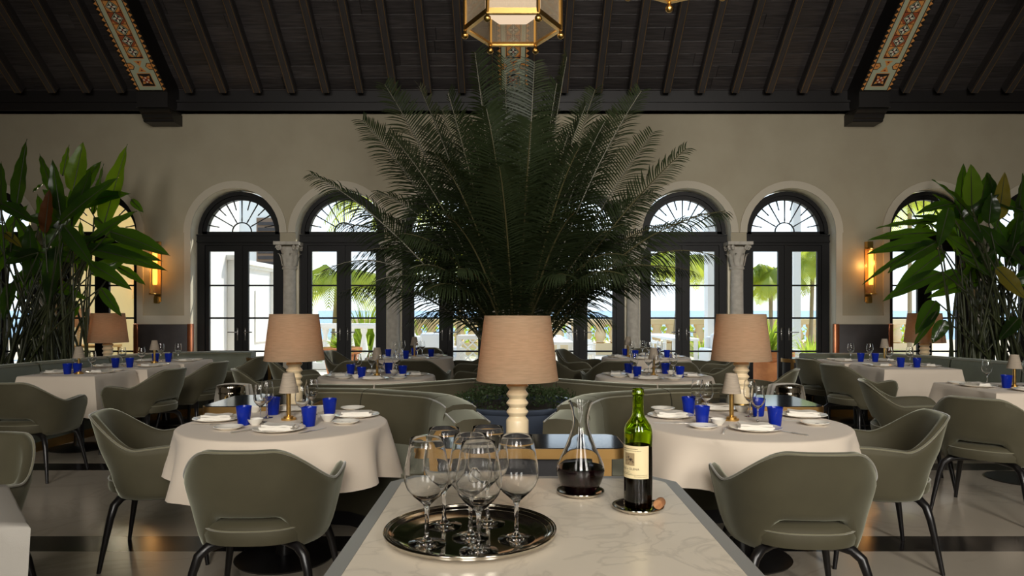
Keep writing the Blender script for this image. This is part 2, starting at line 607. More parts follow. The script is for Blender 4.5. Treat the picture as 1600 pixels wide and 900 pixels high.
# garden wall with ten arched openings
wb = MB()
doors = sorted(DOOR_X)
pairs = {(round(a, 2), round(b, 2)) for a, b in zip(doors[:-1], doors[1:]) if b - a < 1.7}
TOPZ = 5.2
NA = 20
for face, (yf) in enumerate((WY, 11.2)):
    for c in doors:
        arc = [(c - RO * cos(pi * i / NA), SP + RO * sin(pi * i / NA)) for i in range(NA + 1)]
        for (x0, z0), (x1, z1) in zip(arc[:-1], arc[1:]):
            wb.add([(x0, yf, z0), (x1, yf, z1), (x1, yf, TOPZ), (x0, yf, TOPZ)], [(0, 1, 2, 3)])
        if face == 0:
            for (x0, z0), (x1, z1) in zip(arc[:-1], arc[1:]):
                wb.add([(x0, WY, z0), (x1, WY, z1), (x1, 11.2, z1), (x0, 11.2, z0)], [(0, 1, 2, 3)], 1)
    ex = [-XR] + [v for c in doors for v in (c - RO, c + RO)] + [XR]
    for i in range(0, len(ex), 2):
        a, b = ex[i], ex[i + 1]
        col = (b - a) < 0.3
        z0 = IMP if (col and face == 0) else 0.0
        wb.add([(a, yf, z0), (b, yf, z0), (b, yf, TOPZ), (a, yf, TOPZ)], [(0, 1, 2, 3)])
        if face == 0:
            for x in (a, b):
                if abs(x) < XR:
                    wb.add([(x, WY, z0), (x, 11.2, z0), (x, 11.2, SP), (x, WY, SP)], [(0, 1, 2, 3)], 1)
            if col:
                wb.add([(a, WY, z0), (b, WY, z0), (b, 11.2, z0), (a, 11.2, z0)], [(0, 1, 2, 3)])
                mid = (a + b) / 2
                wb.box((mid - 0.12, 10.93, 0), (mid + 0.12, 11.2, IMP), 1)
wall_back = wb.build('wall_back', [M['wall'], M['reveal']])
tag(wall_back, kind='structure')
# raised arch bands, flat surrounds and wainscot between the groups
RB = 0.79
trim_arches = thing('trim_1', kind='structure')
for c in doors:
    ring = []
    for i in range(NA + 1):
        q = pi * i / NA
        ring.append((c - RB * cos(q), SP + RB * sin(q)))
    inner = [(c - RO * cos(pi * i / NA), SP + RO * sin(pi * i / NA)) for i in range(NA + 1)]
    mb = MB()
    for i in range(NA):
        p = [ring[i], ring[i + 1], inner[i + 1], inner[i]]
        mb.prism_y(p, WY - 0.022, WY)
    mb.build('arch_band', M['trim'], trim_arches)
for i in range(0, len(ex), 2):
    a, b = ex[i], ex[i + 1]
    if b - a < 0.3 or abs(a) >= XR or abs(b) >= XR:
        continue
    mb = MB()
    mb.box((a, WY - 0.022, 1.16), (a + 0.095, WY, SP))
    mb.box((b - 0.095, WY - 0.022, 1.16), (b, WY, SP))
    mb.box((a + 0.095, WY - 0.022, 1.16), (b - 0.095, WY, 1.29))
    mb.build('panel_surround', M['trim'], trim_arches)
    MB().rbox((a + 0.02, WY - 0.05, 0.02), (b - 0.02, WY, 1.155), 0.008).build('wainscot_panel', M['wainscot'], trim_arches, 40)
    for x in (a, b):
        MB().rbox((x - 0.035, WY - 0.06, 0.0), (x + 0.035, WY + 0.03, 1.165), 0.008).build('copper_post', M['copper'], trim_arches, 40)

# columns with carved capitals between the doors of a group
def make_column():
    t = thing('column', 'pale stone column with carved capital', 'column')
    s = MB().lathe([(0, 0), (0.13, 0), (0.13, 0.06), (0.115, 0.09), (0.12, 0.12), (0.103, 0.15), (0.1, 0.3), (0.098, 1.2), (0.09, 2.02), (0.0, 2.02)], 28)
    s.build('shaft', M['stone'], t, 40)
    c = MB()
    c.lathe([(0, 2.0), (0.105, 2.0), (0.112, 2.015), (0.105, 2.035), (0.096, 2.045), (0.098, 2.12), (0.115, 2.25), (0.15, 2.34), (0, 2.34)], 24)
    c.build('capital_bell', M['stone'], t, 40)
    for k in range(8):
        q = 2 * pi * k / 8 + pi / 8
        d = Vector((cos(q), sin(q), 0)); e = Vector((-sin(q), cos(q), 0))
        rows = []
        for (r, z, w) in ((0.1, 2.05, 0.02), (0.112, 2.12, 0.036), (0.125, 2.19, 0.036), (0.15, 2.24, 0.024), (0.165, 2.235, 0.006)):
            rows.append([d * r - e * w + Vector((0, 0, z)), d * (r + 0.016) + Vector((0, 0, z + 0.004)), d * r + e * w + Vector((0, 0, z))])
        MB().grid(rows).build('acanthus_leaf', M['stone'], t, 180)
    for k in range(4):
        q = pi / 2 * k + pi / 4
        d = Vector((cos(q), sin(q), 0)); e = Vector((-sin(q), cos(q), 0))
        for sgn in (-1, 1):
            ctr = d * 0.178 + e * sgn * 0.03 + Vector((0, 0, 2.325))
            ax = (d * 0.35 + e * sgn).normalized() if False else d
            pts = []
            for j in range(16):
                a = j * 0.62
                rr = 0.042 * (1 - j / 19)
                pts.append(ctr + d * (rr * cos(a)) * 0.75 + Vector((0, 0, rr * sin(a))))
            MB().tube(pts, [0.016 * (1 - j / 30) for j in range(16)], 6).build('volute', M['stone'], t, 180)
    a = MB()
    pl = []
    for k in range(4):
        for f in (-1, -0.5, 0, 0.5):
            inset = 0.19 if abs(f) == 1 else (0.172 if abs(f) == 0.5 else 0.166)
            x, y = f * 0.19, -inset
            q = pi / 2 * k
            pl.append((x * cos(q) - y * sin(q), x * sin(q) + y * cos(q)))
    a.prism(pl, 2.37, 2.42)
    a.build('abacus', M['stone'], t)
    return t
colm = make_column(); used = []
cn = {-5: 'left column'}
for (x, lab) in ((-3.45, 'between the first and second doors left of the palm'), (-1.85, 'half behind the left palm fronds, second from the left'),
                 (1.85, 'half behind the right palm fronds'), (3.45, 'between the two doors right of the palm, clear of fronds'),
                 (-7.23, 'behind the tall leafy plant at far left'), (7.23, 'behind the tall leafy plant at far right')):
    place(colm, used, (x, 10.86, 0), 0, 'stone column with carved capital ' + lab, 'stone columns between the doors')

# doors
def make_door():
    t = thing('door_1', kind='structure')
    fr = MB()
    fr.box((-0.675, -0.05, 0), (-0.56, 0.07, 2.42)); fr.box((0.56, -0.05, 0), (0.675, 0.07, 2.42))
    fr.box((-0.56, -0.05, 2.385), (0.56, 0.07, 2.42))
    fr.box((-0.67, -0.07, 2.42), (0.67, 0.07, 2.55)); fr.box((-0.67, -0.09, 2.43), (0.67, -0.07, 2.455)); fr.box((-0.67, -0.09, 2.53), (0.67, -0.07, 2.55))
    fr.build('door_frame', M['door'], t)
    fan = MB()
    n = 24
    for (r0, r1, y0, y1) in ((0.60, 0.66, -0.06, 0.08), (0.535, 0.60, -0.03, 0.06)):
        for i in range(n):
            a, b = pi * i / n, pi * (i + 1) / n
            fan.prism_y([(r1 * cos(a), SP + r1 * sin(a)), (r1 * cos(b), SP + r1 * sin(b)), (r0 * cos(b), SP + r0 * sin(b)), (r0 * cos(a), SP + r0 * sin(a))], y0, y1)
    fan.box((-0.6, -0.03, 2.55), (0.6, 0.06, 2.60))
    fo = fan.build('fanlight', M['door'], t)
    for ang, r0 in [(90, 0.15), (62, 0.15), (118, 0.15), (32, 0.15), (148, 0.15), (76, 0.36), (104, 0.36), (47, 0.36), (133, 0.36), (12, 0.36), (168, 0.36)]:
        q = radians(ang)
        p0 = Vector((r0 * cos(q), 0.01, 2.6 + r0 * sin(q) * 0.95)); p1 = Vector((0.55 * cos(q), 0.01, 2.6 + 0.515 * sin(q)))
        MB().tube([p0, p0.lerp(p1, 0.12), p0.lerp(p1, 0.25), p0.lerp(p1, 0.8), p1], [0.005, 0.011, 0.008, 0.011, 0.012], 6).build('spoke', M['iron'], fo, 60)
    MB().tube([(0.15 * cos(pi * i / 12), 0.01, 2.6 + 0.145 * sin(pi * i / 12)) for i in range(13)], 0.011, 6).build('hub_arch', M['iron'], fo, 60)
    gp = [(0.54 * cos(pi * i / 24), 2.595 + 0.51 * sin(pi * i / 24)) for i in range(25)]
    MB().add([(x, 0.03, z) for x, z in gp], [tuple(range(25))]).build('fan_pane', M['pane'], fo)
    for s in (-1, 1):
        lf = MB()
        def bx(x0, x1, z0, z1, y0=-0.02, y1=0.03):
            a, b = sorted((s * x0, s * x1))
            lf.box((a, y0, z0), (b, y1, z1))
        bx(0.50, 0.56, 0.01, 2.385); bx(0.004, 0.11, 0.01, 2.385)
        bx(0.11, 0.50, 2.29, 2.385); bx(0.11, 0.50, 0.01, 0.22)
        if s == 1: bx(-0.02, 0.025, 0.01, 2.385, -0.04, -0.02)
        lo = lf.build('door_leaf', M['door'], t)
        for z in (0.73, 1.25, 1.76):
            g = MB(); a, b = sorted((s * 0.11, s * 0.50))
            g.box((a, -0.012, z - 0.013), (b, 0.022, z + 0.013)).build('glazing_bar', M['door'], lo)
        zs = [0.22, 0.73, 1.25, 1.76, 2.29]
        for z0, z1 in zip(zs[:-1], zs[1:]):
            a, b = sorted((s * 0.11, s * 0.50))
            MB().add([(a, 0.005, z0), (b, 0.005, z0), (b, 0.005, z1), (a, 0.005, z1)], [(0, 1, 2, 3)]).build('pane', M['pane'], lo)
        h = MB()
        h.rbox((s * 0.06 - 0.012, -0.03, 0.9), (s * 0.06 + 0.012, -0.02, 1.1), 0.003, 1)
        h.tube([(s * 0.06, -0.03, 1.03), (s * 0.06, -0.075, 1.03), (s * 0.08, -0.08, 1.03), (s * 0.19, -0.08, 1.03)], 0.009, 8)
        h.build('door_handle', M['steel'], lo, 50)
    return t
door0 = make_door()
for i, x in enumerate(DOOR_X):
    if i == 0:
        door0.location = (x, 11.02, 0)
    else:
        d = dup(door0, (x, 11.02, 0))
        d.name = 'door_%d' % (i + 1)

# side walls, wall behind the camera with its window openings
tag(MB().box((-XR - 0.2, -4.7, 0), (-XR, 11.2, 8.3)).build('wall_left', M['wall']), kind='structure')
tag(MB().box((XR, -4.7, 0), (XR + 0.2, 11.2, 8.3)).build('wall_right', M['wall']), kind='structure')
wf = MB()
wx = [-XR, -4.05, -2.55, -0.75, 0.75, 2.55, 4.05, XR]
for i in range(0, 8, 2):
    wf.box((wx[i], -4.7, 0), (wx[i + 1], -4.5, 8.3))
for i in range(1, 7, 2):
    wf.box((wx[i], -4.7, 0), (wx[i + 1], -4.5, 0.7)); wf.box((wx[i], -4.7, 5.9), (wx[i + 1], -4.5, 8.3))
    wf.box((wx[i], -4.69, 0.7), (wx[i + 1], -4.66, 5.9))
tag(wf.build('wall_front', M['wall']), kind='structure')

# ------------------------------------------------------------------ ceiling
SL = 0.774
ANG = math.atan(SL)
def zr(Y): return 4.635 + SL * (10.5 - Y)            # underside of the rafters
cb = MB()
prof = [(11.3, zr(11.3) + 0.22), (6.2, zr(6.2) + 0.22), (0.2, zr(6.2) + 0.22), (-4.7, 7.0), (-4.7, 7.2), (0.2, zr(6.2) + 0.42), (6.2, zr(6.2) + 0.42), (11.3, zr(11.3) + 0.42)]
vs = [(-XR - 0.2, y, z) for y, z in prof] + [(XR + 0.2, y, z) for y, z in prof]
n = len(prof)
cb.add(vs, [tuple(range(n)), tuple(range(2 * n - 1, n - 1, -1))] + [(i, (i + 1) % n, n + (i + 1) % n, n + i) for i in range(n)])
ceiling = cb.build('ceiling', M['ceil'])
tag(ceiling, kind='structure')
def slope_obj(name, me, x, Y, dz, parent):
    o = put(name, me, parent, (x, Y, zr(Y) + dz))
    o.rotation_euler = (-ANG, 0, 0)                  # local +y runs down the slope towards the wall
    return o
# boards between the rafters, laid across the slope
pm = [MB().rbox((-L / 2 + 0.002, -0.099, 0), (L / 2 - 0.002, 0.099, 0.03), 0.004, 1).mesh('plank', M['plank']) for L in (2.14, 1.61, 2.67)]
Ls = (2.14, 1.61, 2.67)
for r in range(13):
    Y = 10.72 - 0.2 * cos(ANG) * r
    x = -9.6 - R.uniform(0, 1.2)
    while x < 9.6:
        k = R.randrange(3)
        slope_obj('plank', pm[k], x + Ls[k] / 2, Y, 0.185 + R.uniform(0, 0.006), ceiling)
        x += Ls[k]
rl = 4.9
rm = MB()
rm.box((-0.055, -rl, 0), (0.055, 0, 0.15))
rm.box((-0.062, -rl, 0.012), (0.062, -0.004, 0.03))
rafter_me = rm.mesh('rafter', M['rafter'])
line_me = MB().box((-0.046, -rl, -0.0015), (-0.041, 0, 0.001)).box((0.041, -rl, -0.0015), (0.046, 0, 0.001)).mesh('gilt_line', M['gilt'])
BX = (-5.285, 0.0, 5.285, )
k = -19
for k in range(-19, 20):
    x = (k + 0.5) * 0.5105 + 0.0
    if min(abs(x - b) for b in BX) < 0.2:
        continue
    ro = slope_obj('rafter', rafter_me, x, 10.52, 0, ceiling)
    lo = put('gilt_line', line_me, ro)
# wall plate
tr = MB()
tr.box((-XR, 10.60, 4.375), (XR, 10.80, 4.52))
tr.box((-XR, 10.57, 4.50), (XR, 10.80, 4.53))
tr.box((-XR, 10.58, 4.375), (XR, 10.80, 4.40))
tr.box((-XR, 10.66, 4.53), (XR, 10.80, 5.1))
tag(tr.build('trim_2', M['beam']), kind='structure')

# painted principal beams on corbels
def zb(Y): return 4.57 + SL * (10.3 - Y)
def make_beam(x):
    hw = 0.225
    b = MB()
    y1, y0 = 10.3, 6.6
    b.add([(x + sx * hw, y, z) for sx in (-1, 1) for (y, z) in ((y1, zb(y1)), (y0, zb(y0)), (y0, zb(y0) + 0.5), (y1, zb(y1) + 0.5))],
          [(0, 1, 2, 3), (7, 6, 5, 4), (0, 4, 5, 1), (1, 5, 6, 2), (2, 6, 7, 3), (3, 7, 4, 0)])
    b.box((x - hw, 10.3, 4.34), (x + hw, 10.72, 5.0))
    b.box((x - hw - 0.01, 10.29, 4.34), (x + hw + 0.01, 10.72, 4.36))
    bo = b.build('painted_beam', M['beam'], ceiling)
    cp = [(10.77, 4.18), (10.50, 4.18), (10.485, 4.20), (10.485, 4.215), (10.455, 4.235), (10.44, 4.27), (10.42, 4.29), (10.40, 4.29), (10.36, 4.315), (10.34, 4.34), (10.77, 4.34)]
    c = MB()
    m = len(cp)
    c.add([(x - hw, y, z) for y, z in cp] + [(x + hw, y, z) for y, z in cp], [tuple(range(m)), tuple(range(2 * m - 1, m - 1, -1))] + [(i, m + i, m + (i + 1) % m, (i + 1) % m) for i in range(m)])
    c.build('corbel', M['beam'], bo)
    # painted ornament: flat print on the underside, s runs up the slope from the wall end
    p = MB()
    def P(w, s, lift=0.001):
        y = 10.3 - s * cos(ANG)
        return (x + w, y - lift * sin(ANG), zb(y) - lift * cos(ANG))
    def poly(pts, mi, lift=0.001):
        p.add([P(w, s, lift) for w, s in pts], [tuple(range(len(pts)))], mi)
    # 0 celadon 1 orange 2 rust 3 red 4 cream 5 black
    Ltot = 3.0
    poly([(-0.165, 0.03), (0.165, 0.03), (0.165, Ltot), (-0.165, Ltot)], 0, 0.001)
    s = 0.02
    while s < Ltot:
        for sg in (-1, 1):
            poly([(sg * 0.178, s), (sg * 0.222, s + 0.035), (sg * 0.178, s + 0.07)], 1, 0.002)
        s += 0.076
    for sg in (-1, 1):
        poly([(sg * 0.166, 0.03), (sg * 0.176, 0.03), (sg * 0.176, Ltot), (sg * 0.166, Ltot)], 5, 0.0015)
    def square_flower(s0, h):
        poly([(-0.098, s0), (0.098, s0), (0.098, s0 + h), (-0.098, s0 + h)], 1, 0.002)
        poly([(-0.09, s0 + 0.008), (0.09, s0 + 0.008), (0.09, s0 + h - 0.008), (-0.09, s0 + h - 0.008)], 5, 0.003)
        c0 = s0 + h / 2
        for q in range(4):
            a = pi / 4 + q * pi / 2
            d = (cos(a), sin(a)); e = (-sin(a), cos(a))
            poly([(d[0] * 0.03, c0 + d[1] * 0.03), (d[0] * 0.06 + e[0] * 0.022, c0 + d[1] * 0.06 + e[1] * 0.022), (d[0] * 0.1, c0 + d[1] * 0.1), (d[0] * 0.06 - e[0] * 0.022, c0 + d[1] * 0.06 - e[1] * 0.022)], 1, 0.004)
        ring = [(0.055 * cos(2 * pi * i / 16), c0 + 0.055 * sin(2 * pi * i / 16)) for i in range(16)]
        poly(ring, 2, 0.0045)
        for q in range(4):
            a = q * pi / 2
            poly([(0.034 * cos(a) + 0.014 * cos(b_), c0 + 0.034 * sin(a) + 0.014 * sin(b_)) for b_ in [2 * pi * i / 10 for i in range(10)]], 4, 0.005)
        poly([(0.016 * cos(2 * pi * i / 8), c0 + 0.016 * sin(2 * pi * i / 8)) for i in range(8)], 3, 0.0055)
    def star(s0):
        poly([(-0.06, s0), (0.06, s0), (0, s0 + 0.09)], 1, 0.002)
        poly([(-0.06, s0 + 0.18), (0.06, s0 + 0.18), (0, s0 + 0.09)], 1, 0.002)
        poly([(-0.02, s0 + 0.015), (0.02, s0 + 0.015), (0.0, s0 + 0.045)], 3, 0.003)
        poly([(-0.02, s0 + 0.165), (0.02, s0 + 0.165), (0.0, s0 + 0.135)], 3, 0.003)
        for sg in (-1, 1):
            poly([(sg * 0.165, s0 + 0.035), (sg * 0.11, s0 + 0.035), (sg * 0.075, s0 + 0.09), (sg * 0.11, s0 + 0.145), (sg * 0.165, s0 + 0.145)], 5, 0.002)
            poly([(sg * 0.165, s0 + 0.045), (sg * 0.115, s0 + 0.045), (sg * 0.085, s0 + 0.09), (sg * 0.115, s0 + 0.135), (sg * 0.165, s0 + 0.135)], 1, 0.003)
            poly([(sg * 0.15, s0 + 0.08), (sg * 0.11, s0 + 0.09), (sg * 0.15, s0 + 0.1)], 3, 0.004)
    square_flower(0.09, 0.22)
    star(0.33)
    s0 = 0.54
    poly([(-0.108, s0), (0.108, s0), (0.108, Ltot), (-0.108, Ltot)], 1, 0.002)
    poly([(-0.1, s0 + 0.008), (0.1, s0 + 0.008), (0.1, Ltot), (-0.1, Ltot)], 5, 0.003)
    k = 0
    while s0 + 0.04 + 0.165 * (k + 1) < Ltot:
        c0 = s0 + 0.11 + 0.165 * k
        for sg in (-1, 1):
            poly([(sg * 0.09, c0 - 0.078), (sg * 0.09, c0 + 0.078), (sg * 0.012, c0 + 0.078), (sg * 0.085, c0), (sg * 0.012, c0 - 0.078)], 2 if k % 2 else 1, 0.004)
            poly([(sg * 0.05, c0 - 0.078), (sg * 0.09, c0 - 0.04), (sg * 0.09, c0 - 0.078)], 1 if k % 2 else 2, 0.0045)
        for (r, mi, l) in ((0.086, 5, 0.005), (0.078, 0, 0.0055), (0.066, 5, 0.006)):
            poly([(r, c0), (0, c0 + r), (-r, c0), (0, c0 - r)], mi, l)
        for q in range(4):
            a = q * pi / 2
            poly([(0.033 * cos(a) + (0.024 * cos(b_) * (1 if q % 2 == 0 else 0.6)), c0 + 0.033 * sin(a) + (0.024 * sin(b_) * (0.6 if q % 2 == 0 else 1))) for b_ in [2 * pi * i / 10 for i in range(10)]], 4, 0.007)
        poly([(0.013 * cos(2 * pi * i / 8), c0 + 0.013 * sin(2 * pi * i / 8)) for i in range(8)], 3, 0.008)
        k += 1
    p.build('painted_ornament', [M['olive'], M['orange'], M['rust'], M['red'], M['cream'], M['black']], bo)
for x in BX:
    make_beam(x)

# ================================================================== FOREGROUND SERVICE TABLE
MZ = 0.893
def service_table():
    t = thing('service_table', 'marble topped service table with zinc edge in the foreground', 'table', (0.057, 1.35, 0))
    X0, X1, Y0, Y1, c = -0.405, 0.405, -0.75, 0.715, 0.055
    outer = [(X0, Y0), (X1, Y0), (X1, Y1 - c * 1.2), (X1 - c, Y1), (X0 + c, Y1), (X0, Y1 - c * 1.2)]
    w = 0.032
    inner = [(X0 + w, Y0 + w), (X1 - w, Y0 + w), (X1 - w, Y1 - c * 1.2 - 0.012), (X1 - c - 0.013, Y1 - w), (X0 + c + 0.013, Y1 - w), (X0 + w, Y1 - c * 1.2 - 0.012)]
    MB().prism([(x * 0.997, y) for x, y in inner], MZ - 0.03, MZ).build('marble_top', M['marble'], t)
    for i in range(6):
        j = (i + 1) % 6
        MB().prism([outer[i], outer[j], inner[j], inner[i]], MZ - 0.035, MZ - 0.001).build('edge_strip', M['zinc'], t)
    MB().box((X0 + 0.05, Y0 + 0.05, 0.06), (X1 - 0.05, Y1 - 0.06, MZ - 0.035)).build('cabinet_body', M['darkbase'], t)
    MB().box((X0 + 0.07, Y0 + 0.07, 0.0), (X1 - 0.07, Y1 - 0.08, 0.06)).build('plinth', M['darkbase'], t)
    return t
service_table()

tray = thing('tray', 'round silver tray under six empty wine glasses on marble', 'tray', (-0.092, 1.512, MZ))
MB().lathe([(0, 0.002), (0.12, 0.002), (0.143, 0.004), (0.155, 0.010), (0.166, 0.012), (0.172, 0.017), (0.179, 0.019), (0.184, 0.017), (0.184, 0.013), (0.176, 0.012), (0.166, 0.008), (0.150, 0.003), (0.135, 0.0), (0, 0.0)], 96).build('tray_body', M['silver'], tray, 50)
for rr0, zz0, tt0 in ((0.1825, 0.0185, 0.0030), (0.1755, 0.0182, 0.0016), (0.166, 0.0122, 0.0014)):
    MB().tube([(rr0 * cos(2 * pi * i / 96), rr0 * sin(2 * pi * i / 96), zz0) for i in range(97)], tt0, 8, caps=False).build('rim_moulding', M['silver'], tray, 60)

# big burgundy glasses on the tray
def burgundy_mesh():
    o = [(0.039, 0.0), (0.0392, 0.0016), (0.030, 0.0035), (0.014, 0.0065), (0.0065, 0.013), (0.0045, 0.025), (0.0042, 0.05), (0.0048, 0.072), (0.0075, 0.081), (0.017, 0.090),
         (0.030, 0.101), (0.041, 0.115), (0.0465, 0.130), (0.0475, 0.141), (0.0455, 0.158), (0.0415, 0.180), (0.0372, 0.202), (0.0345, 0.2185)]
    i = [(0.0338, 0.2190), (0.0365, 0.202), (0.0408, 0.180), (0.0448, 0.158), (0.0467, 0.141), (0.0457, 0.130), (0.0401, 0.1158), (0.0286, 0.1022), (0.0155, 0.0922), (0.0055, 0.0855), (0, 0.0845)]
    return MB().lathe([(0, 0.0005)] + o + i, 40).mesh('wine_glass', M['crystal'], 60)
bm_ = burgundy_mesh()
spots = [(667, 849, 'empty tall wine glass at the left edge of the silver tray'), (694, 821, 'empty wine glass at the back left of the silver tray'),
         (735, 839, 'empty wine glass in the middle of the tray, behind the front one'), (748, 861, 'empty wine glass nearest the camera on the silver tray'),
         (762, 817, 'empty wine glass at the back of the silver tray, below the lamp'), (807, 842, 'empty wine glass at the right edge of the silver tray')]
for (u, v, lab) in spots:
    p = G(u, v, MZ + 0.003)
    tag(put('wine_glass', bm_, None, (p.x, p.y, MZ + 0.0024)), lab, 'wine glass', 'burgundy glasses on the silver tray')

# decanter, bottle, coasters, cork
def coaster(p, lab):
    t = thing('coaster', lab, 'coaster', (p.x, p.y, MZ))
    MB().lathe([(0, 0.003), (0.036, 0.003), (0.044, 0.005), (0.054, 0.010), (0.0605, 0.0125), (0.063, 0.0115), (0.0615, 0.0095), (0.054, 0.006), (0.046, 0.0), (0, 0.0)], 64).build('dish', M['silver'], t, 60)
    MB().tube([(0.0615 * cos(2 * pi * i / 48), 0.0615 * sin(2 * pi * i / 48), 0.012) for i in range(49)], 0.0016, 6, caps=False).build('rolled_rim', M['silver'], t, 60)
    return t
pd = G(907, 773, MZ); pb = G(997, 797, MZ)
coaster(pd, 'small silver coaster under the wine decanter')
coaster(pb, 'small silver coaster under the green wine bottle')
dec = thing('decanter', 'glass decanter half full of red wine on silver coaster', 'decanter', (pd.x, pd.y, MZ + 0.0032))
do = [(0.036, 0.0), (0.046, 0.012), (0.056, 0.035), (0.0615, 0.052), (0.0635, 0.064), (0.061, 0.078), (0.052, 0.098), (0.041, 0.122), (0.031, 0.148), (0.0235, 0.172), (0.0208, 0.188), (0.0215, 0.205), (0.026, 0.226), (0.0325, 0.243)]
di = [(0.0312, 0.2435), (0.0245, 0.226), (0.0199, 0.205), (0.0192, 0.188), (0.0219, 0.172), (0.0293, 0.148), (0.0393, 0.122), (0.0503, 0.098), (0.0592, 0.078), (0.0616, 0.064), (0.0597, 0.052), (0.0541, 0.036), (0.0440, 0.015), (0.034, 0.005)]
MB().lathe([(0, 0.0005)] + do + di + [(0, 0.0045)], 56).build('decanter_body', M['crystal'], dec, 60)
MB().lathe([(0, 0.0042), (0.0342, 0.0047), (0.0443, 0.0149), (0.0545, 0.0359), (0.0601, 0.0520), (0.0620, 0.0640), (0.0612, 0.0715), (0, 0.0715)], 56).build('wine', M['wine'], dec, 40)

bot = thing('wine_bottle', 'green glass bottle of red wine with cream label, on coaster', 'bottle', (pb.x, pb.y, MZ + 0.0032))
RB_ = 0.0343
bo = [(0.030, 0.0), (RB_ - 0.001, 0.003), (RB_, 0.008), (RB_, 0.186), (RB_ - 0.0012, 0.194), (0.0305, 0.204), (0.0225, 0.216), (0.0165, 0.225), (0.0142, 0.234), (0.0135, 0.25), (0.0132, 0.272), (0.0132, 0.2745), (0.0146, 0.2755), (0.0148, 0.285), (0.0138, 0.287), (0.0140, 0.2925), (0.0128, 0.2935)]
bi = [(0.0095, 0.2935), (0.0095, 0.27), (0.0102, 0.234), (0.0125, 0.225), (0.0190, 0.214), (0.0275, 0.202), (0.0312, 0.193), (0.0318, 0.186), (0.0318, 0.010), (0.029, 0.006), (0.012, 0.012), (0, 0.026)]
MB().lathe([(0, 0.022), (0.012, 0.008)] + bo + bi, 56).build('bottle_glass', M['bottle'], bot, 50)
MB().lathe([(0, 0.0265), (0.012, 0.0124), (0.0288, 0.0064), (0.0336, 0.0104), (0.0336, 0.154), (0, 0.154)], 48).build('wine', M['wine_dark'], bot, 40)
lt = thing('label', None, None, (0, 0, 0)); lt.parent = bot
def on_bottle(ang, z, r):
    q = -pi / 2 + ang
    return (r * cos(q), r * sin(q), z)
view = atan2(pb.x, pb.y)          # the camera looks at the bottle slightly from its left
A0, A1 = radians(-112) - view, radians(46) - view
lm = MB()
n = 36
rows = [[on_bottle(A0 + (A1 - A0) * i / n, z, RB_ + dr) for i in range(n + 1)] for z, dr in ((0.080, 0.0004), (0.158, 0.0004))]
lab_o = lm.grid(rows).build('paper_label', M['label'], bot, 180)
bpy.data.objects.remove(lt)
def wrap_text(body, size, ang_c, z, mat, parent, name, narrow=1.0):
    cu = bpy.data.curves.new('t', 'FONT')
    cu.body = body; cu.size = size; cu.align_x = 'CENTER'; cu.resolution_u = 3
    o = bpy.data.objects.new('t', cu); COL.objects.link(o)
    dg = bpy.context.evaluated_depsgraph_get()
    me = bpy.data.meshes.new_from_object(o.evaluated_get(dg))
    bpy.data.objects.remove(o); bpy.data.curves.remove(cu)
    r = RB_ + 0.0008
    for vtx in me.vertices:
        a = ang_c + vtx.co.x * narrow / r
        vtx.co = Vector(on_bottle(a, z + vtx.co.y, r))
    me.materials.clear(); me.materials.append(mat)
    me.name = name
    return put(name, me, parent)
ac = radians(-40) - view
wrap_text('ISOLE e OLENA', 0.0078, ac, 0.1005, M['ink'], lab_o, 'label_lettering', 1.03)
wrap_text('2014', 0.0036, ac, 0.0955, M['ink'], lab_o, 'vintage_lettering')
def fine_line(a0, a1, z, h=0.0009, mat='inkpale', seed=1):
    rr_ = random.Random(seed); mb = MB(); a = a0
    while a < a1:
        w = rr_.uniform(0.02, 0.06)
        b = min(a + w, a1)
        mb.grid([[on_bottle(a, zz, RB_ + 0.0007), on_bottle((a + b) / 2, zz, RB_ + 0.0007), on_bottle(b, zz, RB_ + 0.0007)] for zz in (z, z + h)])
        a = b + rr_.uniform(0.012, 0.025)
    return mb
fl = MB()
for (a0, a1, z, h, sd) in ((-75, -2, 0.150, 0.0016, 1), (-82, 12, 0.1455, 0.001, 2), (-85, -25, 0.092, 0.0009, 3), (-95, 38, 0.0885, 0.0012, 4), (-15, 38, 0.0845, 0.0012, 5)):
    q = fine_line(radians(a0) - view, radians(a1) - view, z, h, seed=sd)
    fl.add(q.v, q.f)
o = fl.build('fine_print', M['ink'], lab_o); o['kind'] = 'stuff'
# engraved emblem on the label: hatched square
eb = MB()
ea0, ea1 = radians(-60) - view, radians(-14) - view
eb.grid([[on_bottle(ea0 + (ea1 - ea0) * i / 8, z, RB_ + 0.0006) for i in range(9)] for z in (0.111, 0.141)])
eb.build('emblem_ground', M['inkpale'], lab_o)
eb = MB(); rr_ = random.Random(4)
for k in range(60):
    a = ea0 + (ea1 - ea0) * (0.5 + rr_.gauss(0.02, 0.2)); z = 0.1235 + rr_.gauss(0, 0.0048)
    w = rr_.uniform(0.02, 0.09); hgt = rr_.uniform(0.0005, 0.0018); sl = rr_.uniform(-0.003, 0.003)
    if a < ea0 + 0.03 or a + w > ea1 - 0.03 or not 0.113 < z < 0.138: continue
    eb.add([on_bottle(a, z, RB_ + 0.0009), on_bottle(a + w, z + sl, RB_ + 0.0009), on_bottle(a + w, z + sl + hgt, RB_ + 0.0009), on_bottle(a, z + hgt, RB_ + 0.0009)], [(0, 1, 2, 3)])
o = eb.build('emblem_engraving', M['ink'], lab_o); o['kind'] = 'stuff'

